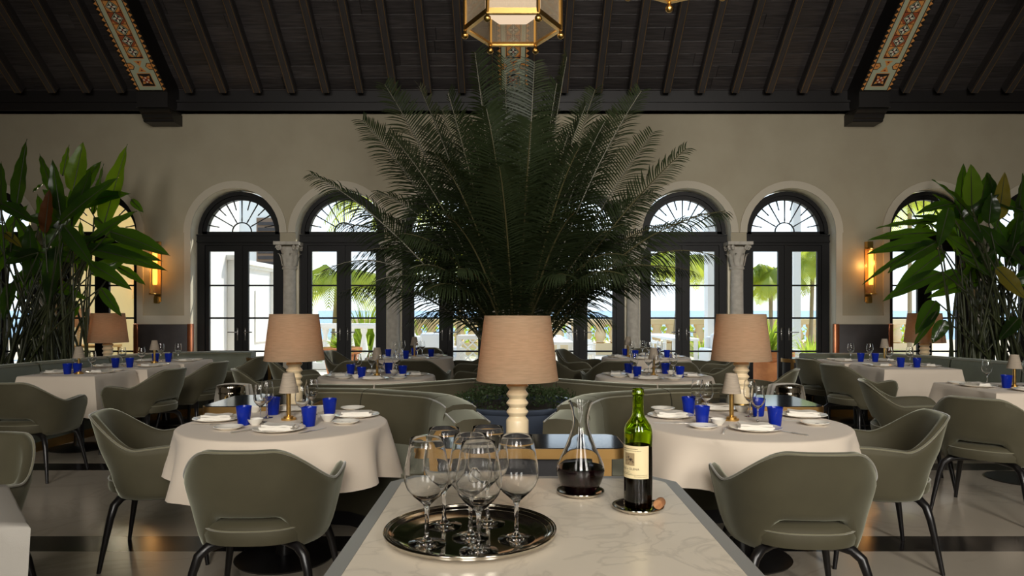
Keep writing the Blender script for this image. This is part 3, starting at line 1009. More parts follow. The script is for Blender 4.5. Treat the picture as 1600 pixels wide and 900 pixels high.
ck = G(1027, 795, MZ + 0.02)
c = MB().tube([(0, 0, 0), (0.002, 0, 0), (0.036, 0, 0), (0.038, 0, 0)], [0.0105, 0.0115, 0.0115, 0.0105], 20)
cork = c.build('cork', M['cork'], None, 50, (pb.x + 0.040, pb.y - 0.038, MZ + 0.0235))
cork.rotation_euler = (0, 0.06, radians(66))
tag(cork, 'drawn wine cork resting on coaster rim beside the bottle', 'cork')

# ================================================================== CONSOLE AND LAMPS
def rounded_rect(hx, hy, r, n=6):
    pts = []
    for (cx, cy, a0) in ((hx - r, hy - r, 0), (-hx + r, hy - r, pi / 2), (-hx + r, -hy + r, pi), (hx - r, -hy + r, 1.5 * pi)):
        for i in range(n + 1):
            a = a0 + pi / 2 * i / n
            pts.append((cx + r * cos(a), cy + r * sin(a)))
    return pts
def console(label, loc, hx, hy, h=0.74, rz=0.0):
    t = thing('console_table', label, 'table', loc, rz)
    MB().prism(rounded_rect(hx, hy, 0.07), h - 0.05, h - 0.004).build('brass_band', M['brass_dull'], t, 40)
    MB().prism(rounded_rect(hx - 0.008, hy - 0.008, 0.065), h - 0.004, h).build('lacquer_top', M['blacktop'], t, 40)
    MB().prism(rounded_rect(hx - 0.06, hy - 0.04, 0.05), 0.06, h - 0.05).build('cabinet_body', M['darkbase'], t, 40)
    MB().prism(rounded_rect(hx - 0.09, hy - 0.06, 0.05), 0.0, 0.06).build('plinth', M['darkbase'], t, 40)
    for sx in (-1, 1):
        for sy in (-1, 1):
            MB().box((sx * (hx - 0.11) - 0.035, sy * (hy - 0.02) - 0.012, 0), (sx * (hx - 0.11) + 0.035, sy * (hy - 0.02) + 0.012, h - 0.05)).build('leg', M['brass_dull'], t)
    return t
console('narrow black lacquer console with brass band, under the big central lamp', (0.02, 3.44, 0), 0.51, 0.19)
console('black lacquer side console with brass band beside left ice bucket', (-1.72, 4.98, 0), 0.36, 0.32)
console('black lacquer side console with brass band beside right ice bucket', (1.72, 4.98, 0), 0.36, 0.32)

def make_lamp():
    t = thing('table_lamp', 'x', 'lamp')
    MB().lathe([(0, 0), (0.05, 0), (0.05, 0.006), (0, 0.006)], 36).build('brass_foot', M['brass'], t, 40)
    pr = [(0, 0.006), (0.054, 0.006), (0.055, 0.012), (0.055, 0.098), (0.052, 0.106)]
    z = 0.106
    for k in range(4):
        pr += [(0.041, z + 0.012), (0.040, z + 0.016), (0.052, z + 0.031), (0.054, z + 0.036), (0.052, z + 0.041)]
        z += 0.043
    pr += [(0.043, z + 0.012), (0.043, z + 0.018), (0.052, z + 0.03), (0.053, z + 0.038), (0.053, z + 0.046), (0.047, z + 0.05), (0.0, z + 0.05)]
    MB().lathe(pr, 40).build('lamp_base', M['ceramic'], t, 35)
    MB().tube([(0, 0, z + 0.05), (0, 0, 0.40)], 0.008, 10).build('stem', M['brass'], t, 50)
    n = 48
    sh = MB()
    sh.lathe([(0.200, 0.297), (0.162, 0.61), (0.160, 0.61), (0.198, 0.297)], n, closed=True)
    sh.build('lamp_shade', M['shade'], t, 40)
    for (r, zz) in ((0.1995, 0.299), (0.1615, 0.608)):
        MB().tube([(r * cos(2 * pi * i / 48), r * sin(2 * pi * i / 48), zz) for i in range(49)], 0.0025, 6, caps=False).build('shade_hem', M['shade'], t, 60)
    MB().lathe([(0, 0.40), (0.012, 0.402), (0.026, 0.43), (0.03, 0.455), (0.022, 0.478), (0, 0.487)], 16).build('bulb', M['bulb'], t, 60)
    sp = MB()
    for a in (0, 2 * pi / 3, 4 * pi / 3):
        sp.tube([(0.008 * cos(a), 0.008 * sin(a), 0.40), (0.16 * cos(a), 0.16 * sin(a), 0.59)], 0.0018, 5)
    sp.build('shade_spider', M['brass'], t)
    return t
lamp0 = make_lamp(); used = []
lamps = [((0.02, 3.44, 0.74), 'large linen shade lamp with ridged cream base, centre, on narrow console', 1.0),
         ((-1.49, 4.79, 0.74), 'linen shade lamp on the console behind the front left round table', 1.0),
         ((1.55, 4.79, 0.74), 'linen shade lamp on the console behind the front right round table', 1.0),
         ((-5.50, 9.55, 0.56), 'linen shade lamp beside the tall leafy plant at far left', 1.27),
         ((5.58, 9.55, 0.56), 'linen shade lamp beside the tall leafy plant at far right', 1.27)]
for loc, lab, s in lamps:
    place(lamp0, used, loc, 0, lab, None, s)
    light('lamp_glow', 'POINT', (loc[0], loc[1], loc[2] + 0.45 * s), 0.9 if s == 1.0 else 0.35, (1.0, 0.76, 0.5), shadow_soft_size=0.035)
for x in (-5.5, 5.58):
    t = thing('side_table', 'small dark side table under the far %s linen lamp' % ('left' if x < 0 else 'right'), 'table', (x, 9.55, 0))
    MB().prism(rounded_rect(0.24, 0.24, 0.04), 0.53, 0.56).build('table_top', M['blacktop'], t, 40)
    for sx in (-1, 1):
        for sy in (-1, 1):
            MB().box((sx * 0.2 - 0.015, sy * 0.2 - 0.015, 0), (sx * 0.2 + 0.015, sy * 0.2 + 0.015, 0.53)).build('leg', M['brass_dull'], t)

# ================================================================== CHAIRS
def make_chair():
    t = thing('dining_chair', 'x', 'chair')
    N, K = 64, 9
    def topz(u):
        a = abs(u)
        k = min(1, max(0, (a - 0.16) / 0.52)); k = k * k * (3 - 2 * k)
        z = 0.80 - 0.168 * k
        if a > 0.64: z += 0.018 * min(1, (a - 0.64) / 0.2)
        if a > 0.90: z -= 0.075 * ((a - 0.90) / 0.10) ** 2
        return z
    def botz(u):
        a = abs(u)
        k = min(1, max(0, (a - 0.16) / 0.26)); k = k * k * (3 - 2 * k)
        return 0.518 - 0.148 * k
    def pt(u, z, inset):
        ph = u * radians(118)
        sx = sin(ph); cxx = cos(ph)
        x = 0.335 * math.copysign(abs(sx) ** 0.82, sx)
        y = -0.285 * math.copysign(abs(cxx) ** 0.9, cxx) if cxx > 0 else -0.52 * cxx
        k = min(1, max(0, (z - 0.37) / 0.26))
        s = 0.80 + 0.20 * k ** 0.8
        if z > 0.62: s -= 0.25 * (z - 0.62)
        x *= s
        y = y * (0.9 + 0.1 * k)
        back = max(0, cxx)
        y -= back * max(0, z - 0.5) * 0.30
        nx, ny = x / 0.335, y / 0.30
        L = max(1e-6, sqrt(nx * nx + ny * ny))
        if inset:
            x -= nx / L * inset
            y -= (ny / L * inset) if cxx > -0.1 else 0
        return Vector((x, y, z))
    us = [-1 + 2 * i / N for i in range(N + 1)]
    out, inn = [], []
    for j in range(K + 1):
        f = j / K
        out.append([pt(u, botz(u) + (topz(u) - botz(u)) * f, 0) for u in us])
        inn.append([pt(u, botz(u) + (topz(u) - botz(u)) * f, 0.042 + 0.008 * (1 - f)) for u in us])
    rows = [[(a + b) / 2 + Vector((0, 0, -0.012)) for a, b in zip(out[0], inn[0])]] + out + [[(a + b) / 2 + Vector((0, 0, 0.012)) for a, b in zip(out[-1], inn[-1])]] + inn[::-1]
    rows.append(rows[0])
    mb = MB()
    n = N + 1
    k = len(rows) - 1
    vs = [p for r in rows[:-1] for p in r]
    fs = []
    for i in range(k):
        i2 = (i + 1) % k
        for j in range(N):
            fs.append((i * n + j, i * n + j + 1, i2 * n + j + 1, i2 * n + j))
    fs.append(tuple(i * n for i in range(k)))
    fs.append(tuple(i * n + N for i in range(k - 1, -1, -1)))
    mb.add(vs, fs)
    mb.build('backrest_shell', M['velvet'], t, 70)
    edge = [p + Vector((0, 0, 0.004)) for p in out[-1]]
    lip = [out[j][-1] for j in range(K, -1, -1)]; lip0 = [out[j][0] for j in range(0, K + 1)]
    MB().tube(lip0[1:] + edge + lip[:-1], 0.0055, 6).build('piping', M['piping'], t, 70)
    # seat cushion: rounded, domed
    se = MB()
    rows = []
    for (f, z) in ((0.0, 0.385), (0.80, 0.385), (0.97, 0.395), (1.0, 0.425), (0.985, 0.462), (0.93, 0.482), (0.7, 0.494), (0.0, 0.50)):
        row = []
        for i in range(32):
            a = 2 * pi * i / 32
            cx, sy = cos(a), sin(a)
            x = 0.245 * math.copysign(abs(cx) ** 0.74, cx) * f
            y = ((0.262 if sy > 0 else 0.284) * math.copysign(abs(sy) ** 0.74, sy)) * f
            row.append((x, y, z))
        rows.append(row)
    se.grid(rows, closed=True)
    se.build('seat', M['velvet'], t, 60)
    MB().tube([(0.245 * math.copysign(abs(cos(a)) ** 0.74, cos(a)) * 0.99, (0.262 if sin(a) > 0 else 0.284) * math.copysign(abs(sin(a)) ** 0.74, sin(a)) * 0.99, 0.458) for a in [2 * pi * i / 40 for i in range(41)]], 0.004, 5, caps=False).build('seat_piping', M['piping'], t, 70)
    for sx in (-1, 1):
        for sy in (-1, 1):
            pts = [(sx * 0.06, sy * 0.10, 0.372), (sx * 0.14, sy * 0.15, 0.374), (sx * 0.19, sy * 0.185, 0.366), (sx * 0.222, sy * 0.208, 0.335), (sx * 0.240, sy * 0.222, 0.27), (sx * 0.268, sy * 0.25, 0.10), (sx * 0.282, sy * 0.265, 0.0)]
            MB().tube(pts, [0.016, 0.021, 0.023, 0.022, 0.019, 0.014, 0.011], 8).build('leg', M['ebony'], t, 50)
    return t
chair0 = make_chair(); used_c = []
def chair(x, y, deg, lab, group='sage velvet dining chairs'):
    place(chair0, used_c, (x, y, 0), radians(deg), 'sage velvet armchair ' + lab, group)
CH = [
    (-1.12, 3.20, 2, 'with its back to the camera at the front left round table'),
    (1.245, 3.16, -2, 'with its back to the camera at the front right round table'),
    (-1.98, 4.02, -76, 'on the left side of the front left round table, facing right'),
    (2.02, 3.98, 80, 'on the right side of the front right round table, facing left'),
    (-2.42, 2.93, 176, 'cut off by the picture edge, beside the nearest cloth corner at left'),
    (-3.98, 5.85, 0, 'at the near end of the left row of tables'),
    (-3.62, 6.92, 78, 'facing the first table of the left row'),
    (-3.56, 7.82, 78, 'facing the middle table of the left row'),
    (-3.42, 8.75, 80, 'facing the last table of the left row, nearest the white-lit door'),
    (3.25, 4.80, -48, 'back to the camera with open seat back, before the near right table'),
    (3.17, 5.62, -112, 'at the left end of the near right table, inner back showing'),
    (3.64, 7.45, -70, 'with open seat back at the far right table, nearer of two'),
    (3.72, 8.30, -72, 'with open seat back at the far right table, farther of two'),
    (-2.44, 8.12, -70, 'left of the far left round table, by the terracotta pot door'),
    (-2.25, 9.75, -100, 'at the far left round table, closest to the doors'),
    (-1.08, 8.30, -6, 'with its back to the camera at far left round table, right one'),
    (-1.80, 8.22, 12, 'with its back to the camera at far left round table, half hidden'),
    (-0.62, 9.75, 100, 'facing left at the far left round table, left of the palm'),
    (-0.38, 8.50, 70, 'showing one arm and seat between left banquette and central lamp'),
    (0.98, 10.05, -115, 'facing right at far right round table, against the doors'),
    (0.66, 8.80, -62, 'just right of the central lamp shade, facing the far right table'),
    (1.13, 8.18, 5, 'with its back to the camera at far right round table, left one'),
    (1.82, 8.08, -5, 'with its back to the camera at far right round table, right one'),
    (2.42, 8.35, 50, 'behind the back right round table, next to right lamp shade'),
    (2.72, 9.75, 95, 'at the far right round table, partly behind right lamp shade'),
    (1.95, 10.25, 178, 'beyond the far right round table, facing the room'),
    (-1.30, 10.30, 180, 'beyond the far left round table, facing the room'),
    (2.42, 6.95, 60, 'between the right lamp and the right ice bucket'),
    (-2.38, 6.95, -60, 'between the left lamp and the left ice bucket'),
]
for c in CH:
    chair(*c)

# ================================================================== BANQUETTES
BT = 0.80
BACK = [(-0.105, 0.10), (-0.115, 0.55), (-0.10, BT - 0.03), (-0.075, BT - 0.006), (-0.03, BT), (0.045, BT - 0.004), (0.085, BT - 0.025), (0.105, BT - 0.075), (0.13, 0.44), (0.13, 0.10)]
def smooth_path(pts, n=6):
    P = [Vector(p) for p in pts]
    out = []
    for i in range(len(P) - 1):
        p0, p1, p2, p3 = P[max(i - 1, 0)], P[i], P[i + 1], P[min(i + 2, len(P) - 1)]
        for k in range(n):
            t = k / n
            out.append(0.5 * ((2 * p1) + (-p0 + p2) * t + (2 * p0 - 5 * p1 + 4 * p2 - p3) * t * t + (-p0 + 3 * p1 - 3 * p2 + p3) * t ** 3))
    out.append(P[-1])
    return [(p.x, p.y) for p in out]
def sub(path, a, b):
    """piece of a polyline between length fractions a and b"""
    P = [Vector(p) for p in path]
    L = [0]
    for i in range(1, len(P)): L.append(L[-1] + (P[i] - P[i - 1]).length)
    T = L[-1]
    def at(d):
        for i in range(1, len(P)):
            if d <= L[i] + 1e-9:
                f = (d - L[i - 1]) / max(1e-9, L[i] - L[i - 1])
                return P[i - 1].lerp(P[i], f)
        return P[-1]
    pts = [at(a * T)] + [P[i] for i in range(len(P)) if a * T < L[i] < b * T] + [at(b * T)]
    return [(p.x, p.y) for p in pts]
def banquette(label, path, cuts, seat_poly, mirror=False, side=1, seat_h=0.45, kick=None, smooth=True, mat='velvet', low_end=False):
    t = thing('banquette', label, 'banquette', (0, 0, 0))
    def mx(p): return (2 * 0.02 - p[0], p[1]) if mirror else p
    pth = smooth_path(path) if smooth else path
    sgn = side * (-1 if mirror else 1)
    prof = [(a * sgn, z) for a, z in BACK]
    T = len(cuts) - 1
    for i in range(T):
        g = 0.003
        seg = [mx(p) for p in sub(pth, cuts[i] + g, cuts[i + 1] - g)]
        b = MB()
        low = 0.03 if (low_end and i == T - 1) else 0.0      # the arm at the open end sits a little lower
        b.sweep([(a * (1.06 if low else 1.0), z - (low if z > 0.5 else 0)) for a, z in prof], seg)
        b.build('back_cushion', M[mat], t, 50)
        ins = [(a * 1.0, z) for a, z in prof]
        # welt along the front top edge
        def off(d):
            out = []
            for k in range(len(seg)):
                a_ = Vector(seg[max(k - 1, 0)]); b_ = Vector(seg[min(k + 1, len(seg) - 1)])
                tt = (b_ - a_).normalized()
                out.append((seg[k][0] - tt.y * d * (1.06 if low else 1.0), seg[k][1] + tt.x * d * (1.06 if low else 1.0), BT - 0.022 - low))
            return out
        MB().tube(off(0.087 * sgn), 0.005, 6).build('welt', M['piping'], t, 60)
        MB().tube(off(-0.098 * sgn), 0.005, 6).build('welt', M['piping'], t, 60)
    sp = [mx(p) for p in seat_poly]
    MB().prism(sp, seat_h - 0.14, seat_h).build('seat_cushion', M[mat], t, 40)
    cx = sum(p[0] for p in sp) / len(sp); cyy = sum(p[1] for p in sp) / len(sp)
    q = [(cx + (x - cx) * 0.985, cyy + (y - cyy) * 0.985) for x, y in sp]
    MB().prism(q, 0.09, seat_h - 0.14).build('seat_base', M[mat], t, 40)
    q = [(cx + (x - cx) * 0.975, cyy + (y - cyy) * 0.975) for x, y in sp]
    MB().prism(q, 0.0, 0.09).build('kick_plate', M['brass_dull'] if kick else M['darkbase'], t, 40)
    return t
FRONT = [(-1.46, 5.20), (-1.12, 5.18), (-0.85, 5.06), (-0.55, 4.88), (-0.41, 4.62), (-0.32, 4.30), (-0.23, 3.93)]
fseat = [(-1.46, 5.12), (-1.12, 5.08), (-0.85, 4.95), (-0.66, 4.80), (-0.50, 4.55), (-0.42, 4.25), (-0.35, 3.95), (-0.62, 3.95), (-0.80, 4.30), (-1.05, 4.50), (-1.46, 4.58)]
for mir, lab in ((False, 'left'), (True, 'right')):
    banquette('curved sage banquette wrapping the front %s round table and the palm planter' % lab, FRONT, (0, 0.20, 0.57, 0.80, 1.0), fseat, mir, side=-1, low_end=True)
REAR = [(-1.60, 5.52), (-1.10, 5.47), (-0.78, 5.62), (-0.45, 5.88), (-0.22, 6.05), (-0.07, 6.30)]
rseat = [(-1.60, 5.62), (-1.10, 5.58), (-0.80, 5.75), (-0.50, 5.98), (-0.32, 6.12), (-0.18, 6.33), (-0.45, 6.55), (-0.72, 6.35), (-1.00, 6.15), (-1.60, 6.12)]
for mir, lab in ((False, 'left'), (True, 'right')):
    banquette('low curved sage banquette backing onto the front %s one, facing the doors' % lab, REAR, (0, 0.28, 0.74, 1.0), rseat, mir, side=1)
SIDE_L = [(-5.50, 5.4), (-5.40, 7.4), (-5.12, 8.75), (-4.98, 9.30), (-4.70, 9.62), (-4.20, 9.78), (-3.60, 9.80)]
seat_l = [(-5.40, 5.4), (-5.28, 7.4), (-5.02, 8.75), (-4.87, 9.22), (-4.64, 9.50), (-4.2, 9.67), (-3.62, 9.69), (-3.62, 9.28), (-4.12, 9.25), (-4.32, 9.08), (-4.50, 8.6), (-4.62, 7.4), (-4.66, 5.4)]
banquette('long sage banquette along the left row of tables, before the leafy plant', SIDE_L, (0, 0.22, 0.44, 0.62, 0.80, 1.0), seat_l, False, side=-1, kick=True, mat='leather')
SIDE_R = [(5.62, 5.0), (5.58, 7.6), (5.40, 8.6), (5.20, 9.1), (4.95, 9.36), (4.45, 9.42), (3.85, 9.42)]
seat_r = [(5.52, 5.0), (5.47, 7.6), (5.28, 8.55), (5.10, 9.0), (4.90, 9.24), (4.45, 9.31), (3.87, 9.31), (3.87, 9.12), (4.80, 9.10), (4.88, 8.5), (4.92, 7.6), (4.95, 5.0)]
banquette('long sage banquette behind the right hand tables, before the leafy plant', SIDE_R, (0, 0.22, 0.46, 0.64, 0.80, 1.0), seat_r, False, side=1, kick=True, mat='leather')

# ================================================================== PLANTER, MOSS, PALM
PX, PY = 0.02, 4.90
pl = thing('planter', 'big round slate blue planter holding the giant palm', 'planter', (PX, PY, 0))
MB().lathe([(0, 0), (0.36, 0), (0.365, 0.02), (0.42, 0.70), (0.44, 0.715), (0.445, 0.73), (0.44, 0.74), (0.41, 0.74), (0.40, 0.70), (0, 0.69)], 64).build('pot', M['planter'], pl, 40)
MB().lathe([(0, 0.74), (0.2, 0.735), (0.405, 0.70), (0.405, 0.69), (0, 0.69)], 40).build('soil', M['soil'], pl, 60)
mm = MB(); rr_ = random.Random(3)
for k in range(2600):
    a = rr_.uniform(0, 2 * pi); r = 0.42 * sqrt(rr_.uniform(0.02, 1))
    hgt = 0.74 + 0.085 * (1 - (r / 0.45) ** 3) + 0.035 * sin(7 * a + 9 * r) * cos(23 * r + 3 * a) + rr_.uniform(-0.03, 0.012)
    c0 = Vector((PX + r * cos(a), PY + r * sin(a), hgt))
    d = Vector((rr_.gauss(0, 1), rr_.gauss(0, 1), rr_.gauss(0.6, 0.6))).normalized()
    e = d.cross(Vector((rr_.gauss(0, 1), rr_.gauss(0, 1), rr_.gauss(0, 1)))).normalized()
    L = rr_.uniform(0.014, 0.028)
    mm.add([c0, c0 + d * L * 0.5 + e * L * 0.28, c0 + d * L, c0 + d * L * 0.5 - e * L * 0.28], [(0, 1, 2, 3)])
mo = mm.build('groundcover', M['moss']); tag(mo, 'low mossy groundcover filling the blue planter under the palm', 'groundcover', None, 'stuff')

palm = thing('sago_palm', 'giant dark sago palm with arching feathery fronds in the planter', 'palm', (PX, PY, 0.74))
tk = MB()
prof = []
for i in range(11):
    z = -0.04 + i * 0.03
    prof.append((0.07 + 0.02 * sin(i * 2.2) + 0.01 * (i % 2), z))
tk.lathe([(0, -0.04)] + prof + [(0, 0.28)], 16).build('trunk', M['trunk'], palm, 60)
def bez(p0, p1, p2, t):
    return p0 * (1 - t) ** 2 + p1 * 2 * t * (1 - t) + p2 * t * t
def frond(base, ctrl, tip, pairs=None, L0=0.30, roll=0.0, seed=0, bare=0.2):
    rr = random.Random(seed)
    n = 26
    pts = [bez(base, ctrl, tip, i / n) for i in range(n + 1)]
    L = sum((pts[i + 1] - pts[i]).length for i in range(n))
    mb = MB()
    mb.tube(pts, [0.0085 * (1 - 0.85 * i / n) + 0.001 for i in range(n + 1)], 5, 1)
    pairs = pairs or int(L / 0.026)
    for k in range(pairs):
        t = bare + (1 - bare) * (k + 0.5) / pairs
        p = bez(base, ctrl, tip, t)
        tg = (bez(base, ctrl, tip, min(1, t + 0.02)) - bez(base, ctrl, tip, max(0, t - 0.02))).normalized()
        axis = Vector((p.x, p.y, 0)); axis = axis.normalized() if axis.length > 1e-4 else Vector((0, -1, 0))
        side = tg.cross(Vector((0, 0, 1)))
        if side.length < 0.25:
            side = Vector((-axis.y, axis.x, 0))
        side.normalize()
        nrm = side.cross(tg).normalized()
        if nrm.dot(axis) > 0 and abs(tg.z) > 0.6: nrm = -nrm
        elif nrm.z < 0 and abs(tg.z) <= 0.6: nrm = -nrm
        c_, s_ = cos(roll), sin(roll)
        side, nrm = side * c_ + nrm * s_, nrm * c_ - side * s_
        f = (t - bare) / (1 - bare)
        ln = L0 * (0.45 + 0.75 * min(1, f * 4)) * (1 - 0.72 * f ** 2.2) * rr.uniform(0.92, 1.06)
        w = 0.0052
        for s in (-1, 1):
            d = (tg * (0.30 + 0.40 * f) + side * s * 0.92 + nrm * (0.25 + 0.25 * rr.random()) + Vector((0, 0, rr.uniform(-0.06, 0.06)))).normalized()
            wv = tg - d * tg.dot(d); wv.normalize()
            q = p.copy(); dd = d.copy()
            prev = [q - wv * w * 0.6, q + wv * w * 0.6]
            seg = 4
            vs = list(prev)
            for j in range(1, seg + 1):
                dd = (dd + Vector((0, 0, -0.20 - 0.24 * (1 - abs(tg.z)))) + tg * 0.11).normalized()
                q = q + dd * (ln / seg)
                if j < seg:
                    ww = w * (1.0 if j < 3 else 0.75)
                    vs += [q - wv * ww, q + wv * ww]
                else:
                    vs.append(q)
            mb.add(vs, [(0, 1, 3, 2), (2, 3, 5, 4), (4, 5, 7, 6), (6, 7, 8)], 0)
    return mb
FR = [  # tip u, v, depth offset at tip; control u, v, depth offset; roll
    (487, 272, -0.2, 640, 350, -0.1, 0.5), (505, 424, -0.3, 640, 350, -0.2, 0.2), (535, 456, 0.2, 650, 410, 0.1, 0.2), (566, 188, 0.0, 680, 300, 0.0, 0.7),
    (601, 132, 0.1, 710, 300, 0.1, 0.8), (655, 135, -0.3, 735, 310, -0.2, 0.5), (700, 145, -0.6, 755, 330, -0.5, 0.2), (742, 82, -0.2, 772, 300, -0.2, 0.1),
    (788, 90, 0.2, 795, 300, 0.2, 0.0), (835, 96, -0.3, 825, 300, -0.3, -0.1), (886, 88, 0.1, 850, 290, 0.1, -0.2), (930, 140, 0.4, 870, 310, 0.3, -0.4),
    (1002, 142, 0.0, 890, 310, 0.0, -0.7), (1020, 206, 0.3, 905, 360, 0.2, -0.6), (1072, 232, -0.1, 920, 370, 0.0, -0.6), (1132, 330, -0.2, 960, 350, -0.1, -0.4),
    (1118, 400, -0.4, 960, 350, -0.2, -0.2), (1058, 446, 0.1, 940, 400, 0.1, -0.2), (575, 330, 0.3, 690, 360, 0.2, 0.4), (620, 250, 0.5, 720, 340, 0.3, 0.4),
    (720, 180, 0.6, 770, 320, 0.4, 0.0), (860, 170, 0.7, 830, 320, 0.5, 0.0), (950, 240, 0.5, 870, 340, 0.4, -0.3), (985, 310, 0.5, 890, 370, 0.3, -0.3),
    (680, 240, -0.9, 760, 330, -0.7, 0.2), (760, 170, -0.9, 790, 300, -0.8, 0.0), (830, 190, -1.0, 820, 300, -0.8, 0.0), (905, 230, -0.9, 850, 330, -0.7, -0.2),
    (640, 420, -0.6, 720, 380, -0.5, 0.2), (600, 380, 0.5, 710, 370, 0.4, 0.3), (980, 400, -0.6, 890, 370, -0.5, -0.2), (1010, 370, 0.4, 900, 370, 0.3, -0.3),
    (690, 330, -1.0, 760, 370, -0.8, 0.1), (900, 330, -1.0, 850, 370, -0.8, -0.1), (780, 260, -1.15, 795, 340, -0.9, 0.05), (730, 300, 0.9, 780, 360, 0.6, 0.0),
    (870, 300, 0.9, 830, 360, 0.6, 0.0), (640, 500, 0.1, 730, 450, 0.0, 0.2), (955, 500, 0.0, 880, 450, 0.0, -0.2), (805, 140, 0.5, 805, 320, 0.3, 0.0),
    (665, 200, 0.2, 745, 330, 0.1, 0.4), (945, 190, 0.0, 868, 330, 0.0, -0.5), (715, 420, -1.0, 765, 410, -0.8, 0.0), (885, 430, -1.0, 845, 410, -0.8, 0.0),
    (590, 300, 0.0, 715, 340, 0.0, 0.5), (1020, 300, 0.2, 900, 350, 0.1, -0.5), (760, 230, 1.0, 790, 340, 0.7, 0.0), (840, 240, 1.0, 815, 340, 0.7, 0.0),
    (700, 260, 0.0, 760, 340, 0.0, 0.3), (905, 270, 0.0, 848, 340, 0.0, -0.3), (645, 310, 0.2, 735, 360, 0.1, 0.4), (975, 350, -0.3, 885, 370, -0.2, -0.3),
    (620, 460, 0.4, 720, 400, 0.3, 0.2), (1000, 455, 0.4, 890, 400, 0.3, -0.2), (750, 130, 0.0, 778, 320, 0.0, 0.1), (870, 130, -0.1, 838, 320, 0.0, -0.15),
    (815, 220, -0.3, 808, 340, -0.2, 0.0), (560, 395, 0.1, 690, 350, 0.0, 0.3), (585, 440, -0.5, 700, 390, -0.4, 0.2), (1085, 425, 0.2, 930, 375, 0.1, -0.2), (1040, 420, -0.6, 900, 380, -0.5, -0.2), (530, 350, 0.4, 670, 350, 0.3, 0.4), (1065, 350, 0.5, 920, 350, 0.3, -0.4), (630, 365, -0.7, 730, 370, -0.5, 0.3), (975, 430, -0.8, 880, 390, -0.6, -0.2), (665, 455, -0.8, 740, 400, -0.6, 0.1), (610, 210, -0.2, 720, 330, -0.1, 0.6), (965, 175, 0.2, 878, 320, 0.1, -0.5), (690, 170, 0.3, 752, 320, 0.2, 0.3), (915, 165, -0.3, 856, 310, -0.2, -0.3), (735, 200, -0.4, 772, 330, -0.3, 0.15), (888, 210, -0.4, 845, 330, -0.3, -0.15),
]
org = Vector((PX, PY, 0.74))
for i, (tu, tv, td, cu, cv, cd, rl_) in enumerate(FR):
    tip = W(tu, tv, PY + td) - org
    ct = W(cu, cv, PY + cd) - org
    base = Vector(((tu - 805) * 0.00022, td * 0.05 + R.uniform(-0.02, 0.02), 0.16 + R.uniform(0, 0.1)))
    fr = frond(base, ct, tip, None, 0.30, rl_, i, 0.22)
    fr.build('frond', [M['palm'], M['rachis']], palm)

# ================================================================== TABLES UNDER CLOTHS
TZ = 0.745
def round_cloth(r, drop, seed, amp=0.066):
    rr = random.Random(seed)
    ph = [rr.uniform(0, 2 * pi) for _ in range(4)]
    n = 96
    def rad(a, t):
        w = sin(8 * a + ph[0]) * 0.5 + sin(5 * a + ph[1]) * 0.4 + sin(13 * a + ph[2]) * 0.3
        return r + t * 0.045 + amp * w * t ** 0.9
    rows = [[(0.6 * r * cos(2 * pi * j / n), 0.6 * r * sin(2 * pi * j / n), 0.0) for j in range(n)]]
    for f, z in ((0.97, 0.0), (0.99, -0.002), (1.0, -0.008)):
        rows.append([(r * f * cos(2 * pi * j / n), r * f * sin(2 * pi * j / n), z) for j in range(n)])
    for k in range(1, 11):
        t = k / 10
        row = []
        for j in range(n):
            a = 2 * pi * j / n
            q = rad(a, t)
            d = drop * (1 + 0.10 * sin(3 * a + ph[3]) + 0.05 * sin(7 * a + ph[1]))
            row.append((q * cos(a), q * sin(a), -0.008 - d * t))
        rows.append(row)
    mb = MB().grid(rows, closed=True)
    mb.f.append(tuple(range(n)))
    mb.m.append(0)
    return mb
def poly_cloth(poly, drop, seed, flare=0.05, corner=0.07):
    """cloth over a polygonal top (local x, y): skirts hang with a deeper fold at each corner"""
    rr = random.Random(seed)
    pts = []
    m = len(poly)
    for i in range(m):
        a, b = Vector(poly[i]), Vector(poly[(i + 1) % m])
        L = (b - a).length
        k = max(4, int(L / 0.06))
        for j in range(k):
            f = j / k
            pts.append((a.lerp(b, f), min(f * L, (1 - f) * L), f))
    n = len(pts)
    cen = sum((p[0] for p in pts), Vector((0, 0))) / n
    ph = [rr.uniform(0, 6.28) for _ in range(3)]
    nor = []
    for j in range(n):
        t = (pts[(j + 1) % n][0] - pts[j - 1][0]).normalized()
        nn = Vector((t.y, -t.x))
        if nn.dot(pts[j][0] - cen) < 0: nn = -nn
        nor.append(nn)
    rows = [[(cen.x + (p.x - cen.x) * 0.7, cen.y + (p.y - cen.y) * 0.7, 0) for p, e, f in pts]]
    rows.append([(p.x - nn.x * 0.008, p.y - nn.y * 0.008, 0) for (p, e, f), nn in zip(pts, nor)])
    rows.append([(p.x, p.y, -0.006) for p, e, f in pts])
    for k in range(1, 9):
        t = k / 8
        row = []
        for j, ((p, e, f), nn) in enumerate(zip(pts, nor)):
            c = math.exp(-(e / 0.09) ** 2)
            o = t * (0.012 + flare * 0.4 + corner * c - 0.03 * math.exp(-((e - 0.14) / 0.06) ** 2) + 0.012 * sin(j * 0.9 + ph[0]) + 0.008 * sin(j * 0.37 + ph[1]))
            d = drop * (1 + 0.16 * c)
            row.append((p.x + nn.x * o, p.y + nn.y * o, -0.006 - d * t))
        rows.append(row)
    mb = MB().grid(rows, closed=True)
    mb.f.append(tuple(range(n)))
    mb.m.append(0)
    return mb
